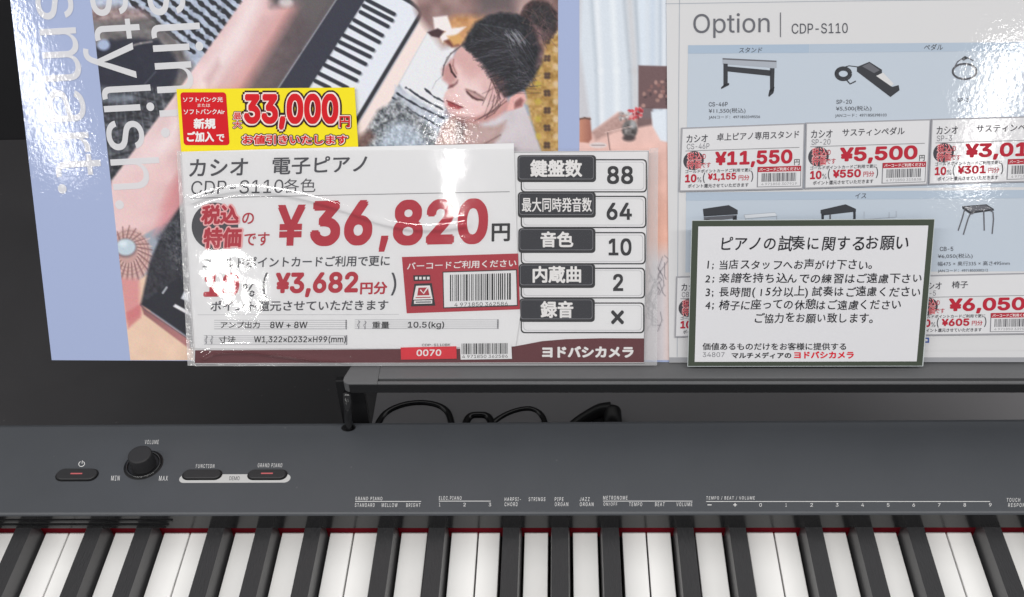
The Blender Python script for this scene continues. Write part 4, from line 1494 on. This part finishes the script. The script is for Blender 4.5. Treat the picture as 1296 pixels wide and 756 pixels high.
for s, b in (('アンプ出力', (279, 407.2, 328.6, 415.8)), ('8W + 8W', (341.6, 407.2, 389, 415.6)), ('重量', (470.8, 407, 492.7, 416)), ('10.5(kg)', (516, 407, 562, 417)), ('寸法', (276.5, 425.6, 298, 434.4)), ('W1,322×D232×H99(mm)', (321, 425.4, 437.5, 435.2))):
    T_(s, b, I_black, .02, .12, 0)
for cx, cy in ((453.5, 411), (461.5, 411.5), (260.5, 430), (267.5, 430.5)):
    e.stroke(STAND, d + .12, [(cx + 2.4 * math.sin(q) * (1 - q / 9), cy - 5.2 + q * 1.3) for q in np.linspace(0, 8, 22)], .7, I_mid)
    e.stroke(STAND, d + .14, [(cx + .6, cy - 5), (cx + .9, cy + 4.6), (cx - .6, cy + 5.2)], .6, I_mid)
e.build('dimension_text', sheet)
e = MB()
e.poly(STAND, d + .1, [(507.5, 455.5), (578, 454.2), (577.6, 438.4), (507, 440)], I_bright)
T_('0070', (527, 442.6, 558.4, 451), I_white, .03, .18, -.01)
T_('CDP-S110BK', (534, 435.4, 570, 438.4), I_black, 0, .18, -.01)
e.poly(STAND, d + .08, [(583, 455.4), (648, 454.4), (647, 433.6), (582, 434.4)], M_paper)
barcode(e, STAND, d + .16, 584.4, 435, 643.6, 448.6, I_black, 6, -.01)
T_('4 971850 362586', (585, 449.6, 642.5, 453.4), I_black, 0, .16, -.01)
e.build('stock_label', sheet)

# clear sleeve with real creases that catch the lamps
M_film = film_mat('clear_sleeve_film', fac=.05, rough=.05, haze=.03, bump=.00002)
nu, nv = 520, 300
Sg, Tg = np.meshgrid(np.linspace(0, 1, nu), np.linspace(0, 1, nv))
s1, t1 = Sg.ravel(), Tg.ravel()
TLq, TRq, BRq, BLq = np.array([224.5, 191.5]), np.array([832.5, 187]), np.array([831, 462.5]), np.array([245.5, 463])
XY = TLq * ((1 - s1) * (1 - t1))[:, None] + TRq * (s1 * (1 - t1))[:, None] + BRq * (s1 * t1)[:, None] + BLq * ((1 - s1) * t1)[:, None]
# the film bulges up over the price sheet's top edge
U, V = XY[:, 0], XY[:, 1]


def path_d(U, V, pts):
    dm = np.full(U.shape, 1e9)
    for a, b in zip(pts[:-1], pts[1:]):
        ex, ey = b[0] - a[0], b[1] - a[1]
        tt = np.clip(((U - a[0]) * ex + (V - a[1]) * ey) / (ex * ex + ey * ey), 0, 1)
        dm = np.minimum(dm, np.hypot(U - a[0] - tt * ex, V - a[1] - tt * ey))
    return dm


SP = lambda pts: [tuple(q) for q in smooth_path([np.array(a + (0,)) for a in pts], 8)]
arch = [q[:2] for q in SP([(243, 253), (268, 244), (305, 238), (345, 241), (390, 250), (440, 265), (480, 279), (520, 287), (560, 287), (588, 283)])]
vert = [q[:2] for q in SP([(560, 180), (571, 215), (578, 250), (584, 285)])]
lowr = [q[:2] for q in SP([(257, 452), (275, 444), (310, 443), (350, 447), (400, 454), (440, 458)])]
h = .98 * np.exp(-(path_d(U, V, arch) / 5.0) ** 2) + .86 * np.exp(-(path_d(U, V, lowr) / 4.2) ** 2)
h += .10 * (vnoise(U, V, 40, 31) - .5) + .03 * np.exp(-(((U - 285) / 45) ** 2 + ((V - 355) / 50) ** 2)) * (vnoise(U, V, 9, 33) - .5) * 2
edge = np.minimum(np.minimum(s1, 1 - s1) * 590, np.minimum(t1, 1 - t1) * 272)
h *= np.clip(edge / 8, 0, 1)
base = PD + 1.0
Pts = STAND.PA(U, V, base) + h[:, None] * STAND.n
me = bpy.data.meshes.new('clear_sleeve')
me.from_pydata(((Pts - np.array(parent_origin(pc))) * MM).tolist(), [], [(r * nu + k, (r + 1) * nu + k, (r + 1) * nu + k + 1, r * nu + k + 1) for r in range(nv - 1) for k in range(nu - 1)])
me.polygons.foreach_set('use_smooth', [True] * len(me.polygons))
me.materials.append(M_film)
sl_o = bpy.data.objects.new('clear_sleeve', me)
COL.objects.link(sl_o)
sl_o.parent = pc
# welded, ribbed seams of the sleeve
M_seam = film_mat('sleeve_seam_film', fac=.10, rough=.12, haze=.38, bump=.0004)
e = MB()
e.poly(STAND, base - .3, [(237.5, 463), (246.5, 463), (228.6, 191), (223.6, 191)], M_seam)
e.poly(STAND, base - .3, [(815.8, 462.5), (831.6, 462), (833.2, 187), (822, 188)], M_seam)
e.poly(STAND, base - .3, [(246.5, 463.6), (831, 462.8), (831, 460.2), (246.5, 461)], M_seam)
for k in range(74):
    y = 192 + k * 3.62
    for a, b, cc, dd in ((832, 831, 827.5, 826.3), (224.8, 242.5, 228.2, 246)):
        f = (y - 188) / 272
        e.rect(STAND, base - .1, min(a + (b - a) * f, cc + (dd - cc) * f), y, max(a + (b - a) * f, cc + (dd - cc) * f), y + 1.7, M_seam)
e.build('sleeve_seam', pc)

# ------------------------------------------------------------------ framed notice
no = thing('notice_card', 'handwritten white notice card with a dark green border standing on the ledge', 'notice', tuple(NOTICE.P(1018, 463.5)))
I_green = mat('notice_green_border', rgb(62, 70, 58), rough=.35, spec=.4, coat=.6, coat_rough=.06, film=.00003, mottled=.08, mot_scale=40)
M_lam = mat('laminate_edge', rgb(190, 196, 198), rough=.25, spec=.5)
M_nw = mat('notice_white_paper', rgb(212, 212, 216), rough=.5, spec=.3, coat=.6, coat_rough=.06, film=.00004, mottled=.01, mot_scale=60)
e = MB().sheet(NOTICE, 0, [(870, 464.2), (1168.4, 463.8), (1183.4, 277.2), (875.6, 279)], .5, M_lam)
lam = e.build('laminate', no)
e = MB()
e.poly(NOTICE, .1, [(870.8, 463.5), (1167.2, 463.1), (1182.6, 277.9), (876.2, 279.7)], I_green)
e.poly(NOTICE, .2, [(879.2, 458.2), (1160.2, 457.6), (1175, 285.6), (883.8, 286.8)], M_nw)
card = e.build('card', no)
e = MB()
hr = random.Random(11)
I_pen = ink('black_pen_ink', 34, 34, 40)


def hand(s, x0, x1, yb, em, bold, slope=0.0):
    wts = [(.62 if ord(c_) < 256 else 1.0) for c_ in s]
    adv = (x1 - x0) / sum(wts)
    x = x0
    for c_, w_ in zip(s, wts):
        z = em * hr.uniform(.92, 1.04)
        a = hr.uniform(-.09, .09)
        hx = z * min(adv / em, 1.15)
        e.type(c_, NOTICE, .3, (x + hr.uniform(-.4, .4), yb + slope * (x - x0) + hr.uniform(-.8, .6)), (hx, z * a * .5), (z * (.1 + a), -z), I_pen, None, .015)
        x += adv * w_


hand('ピアノの試奏に関するお願い', 909, 1150, 316.0, 20.0, .004, -.004)
hand('1;当店スタッフへお声がけ下さい。', 892, 1112, 340.2, 13.6, .004)
hand('2;楽譜を持ち込んでの練習はご遠慮下さい', 892, 1168, 357.2, 13.6, .004)
hand('3;長時間(15分以上)試奏はご遠慮ください', 892, 1166, 374.4, 13.6, .004)
hand('4;椅子に座っての休憩はご遠慮ください', 892, 1141, 391.0, 13.6, .004)
hand('ご協力をお願い致します。', 953, 1113, 407.8, 13.6, .004)
e.build('handwriting', card)
e = MB()
e.text('価値あるものだけをお客様に提供する', NOTICE, .3, (889, 434, 1071, 443.4), I_black, .02)
e.text('34807', NOTICE, .3, (889.3, 446, 917, 452), I_mid, 0)
e.text('マルチメディアの', NOTICE, .3, (926, 446, 1001.5, 454), I_black, .035)
e.text('ヨドバシカメラ', NOTICE, .3, (1005, 444.8, 1080.7, 454), I_bright, .045)
e.build('footer_text', card)
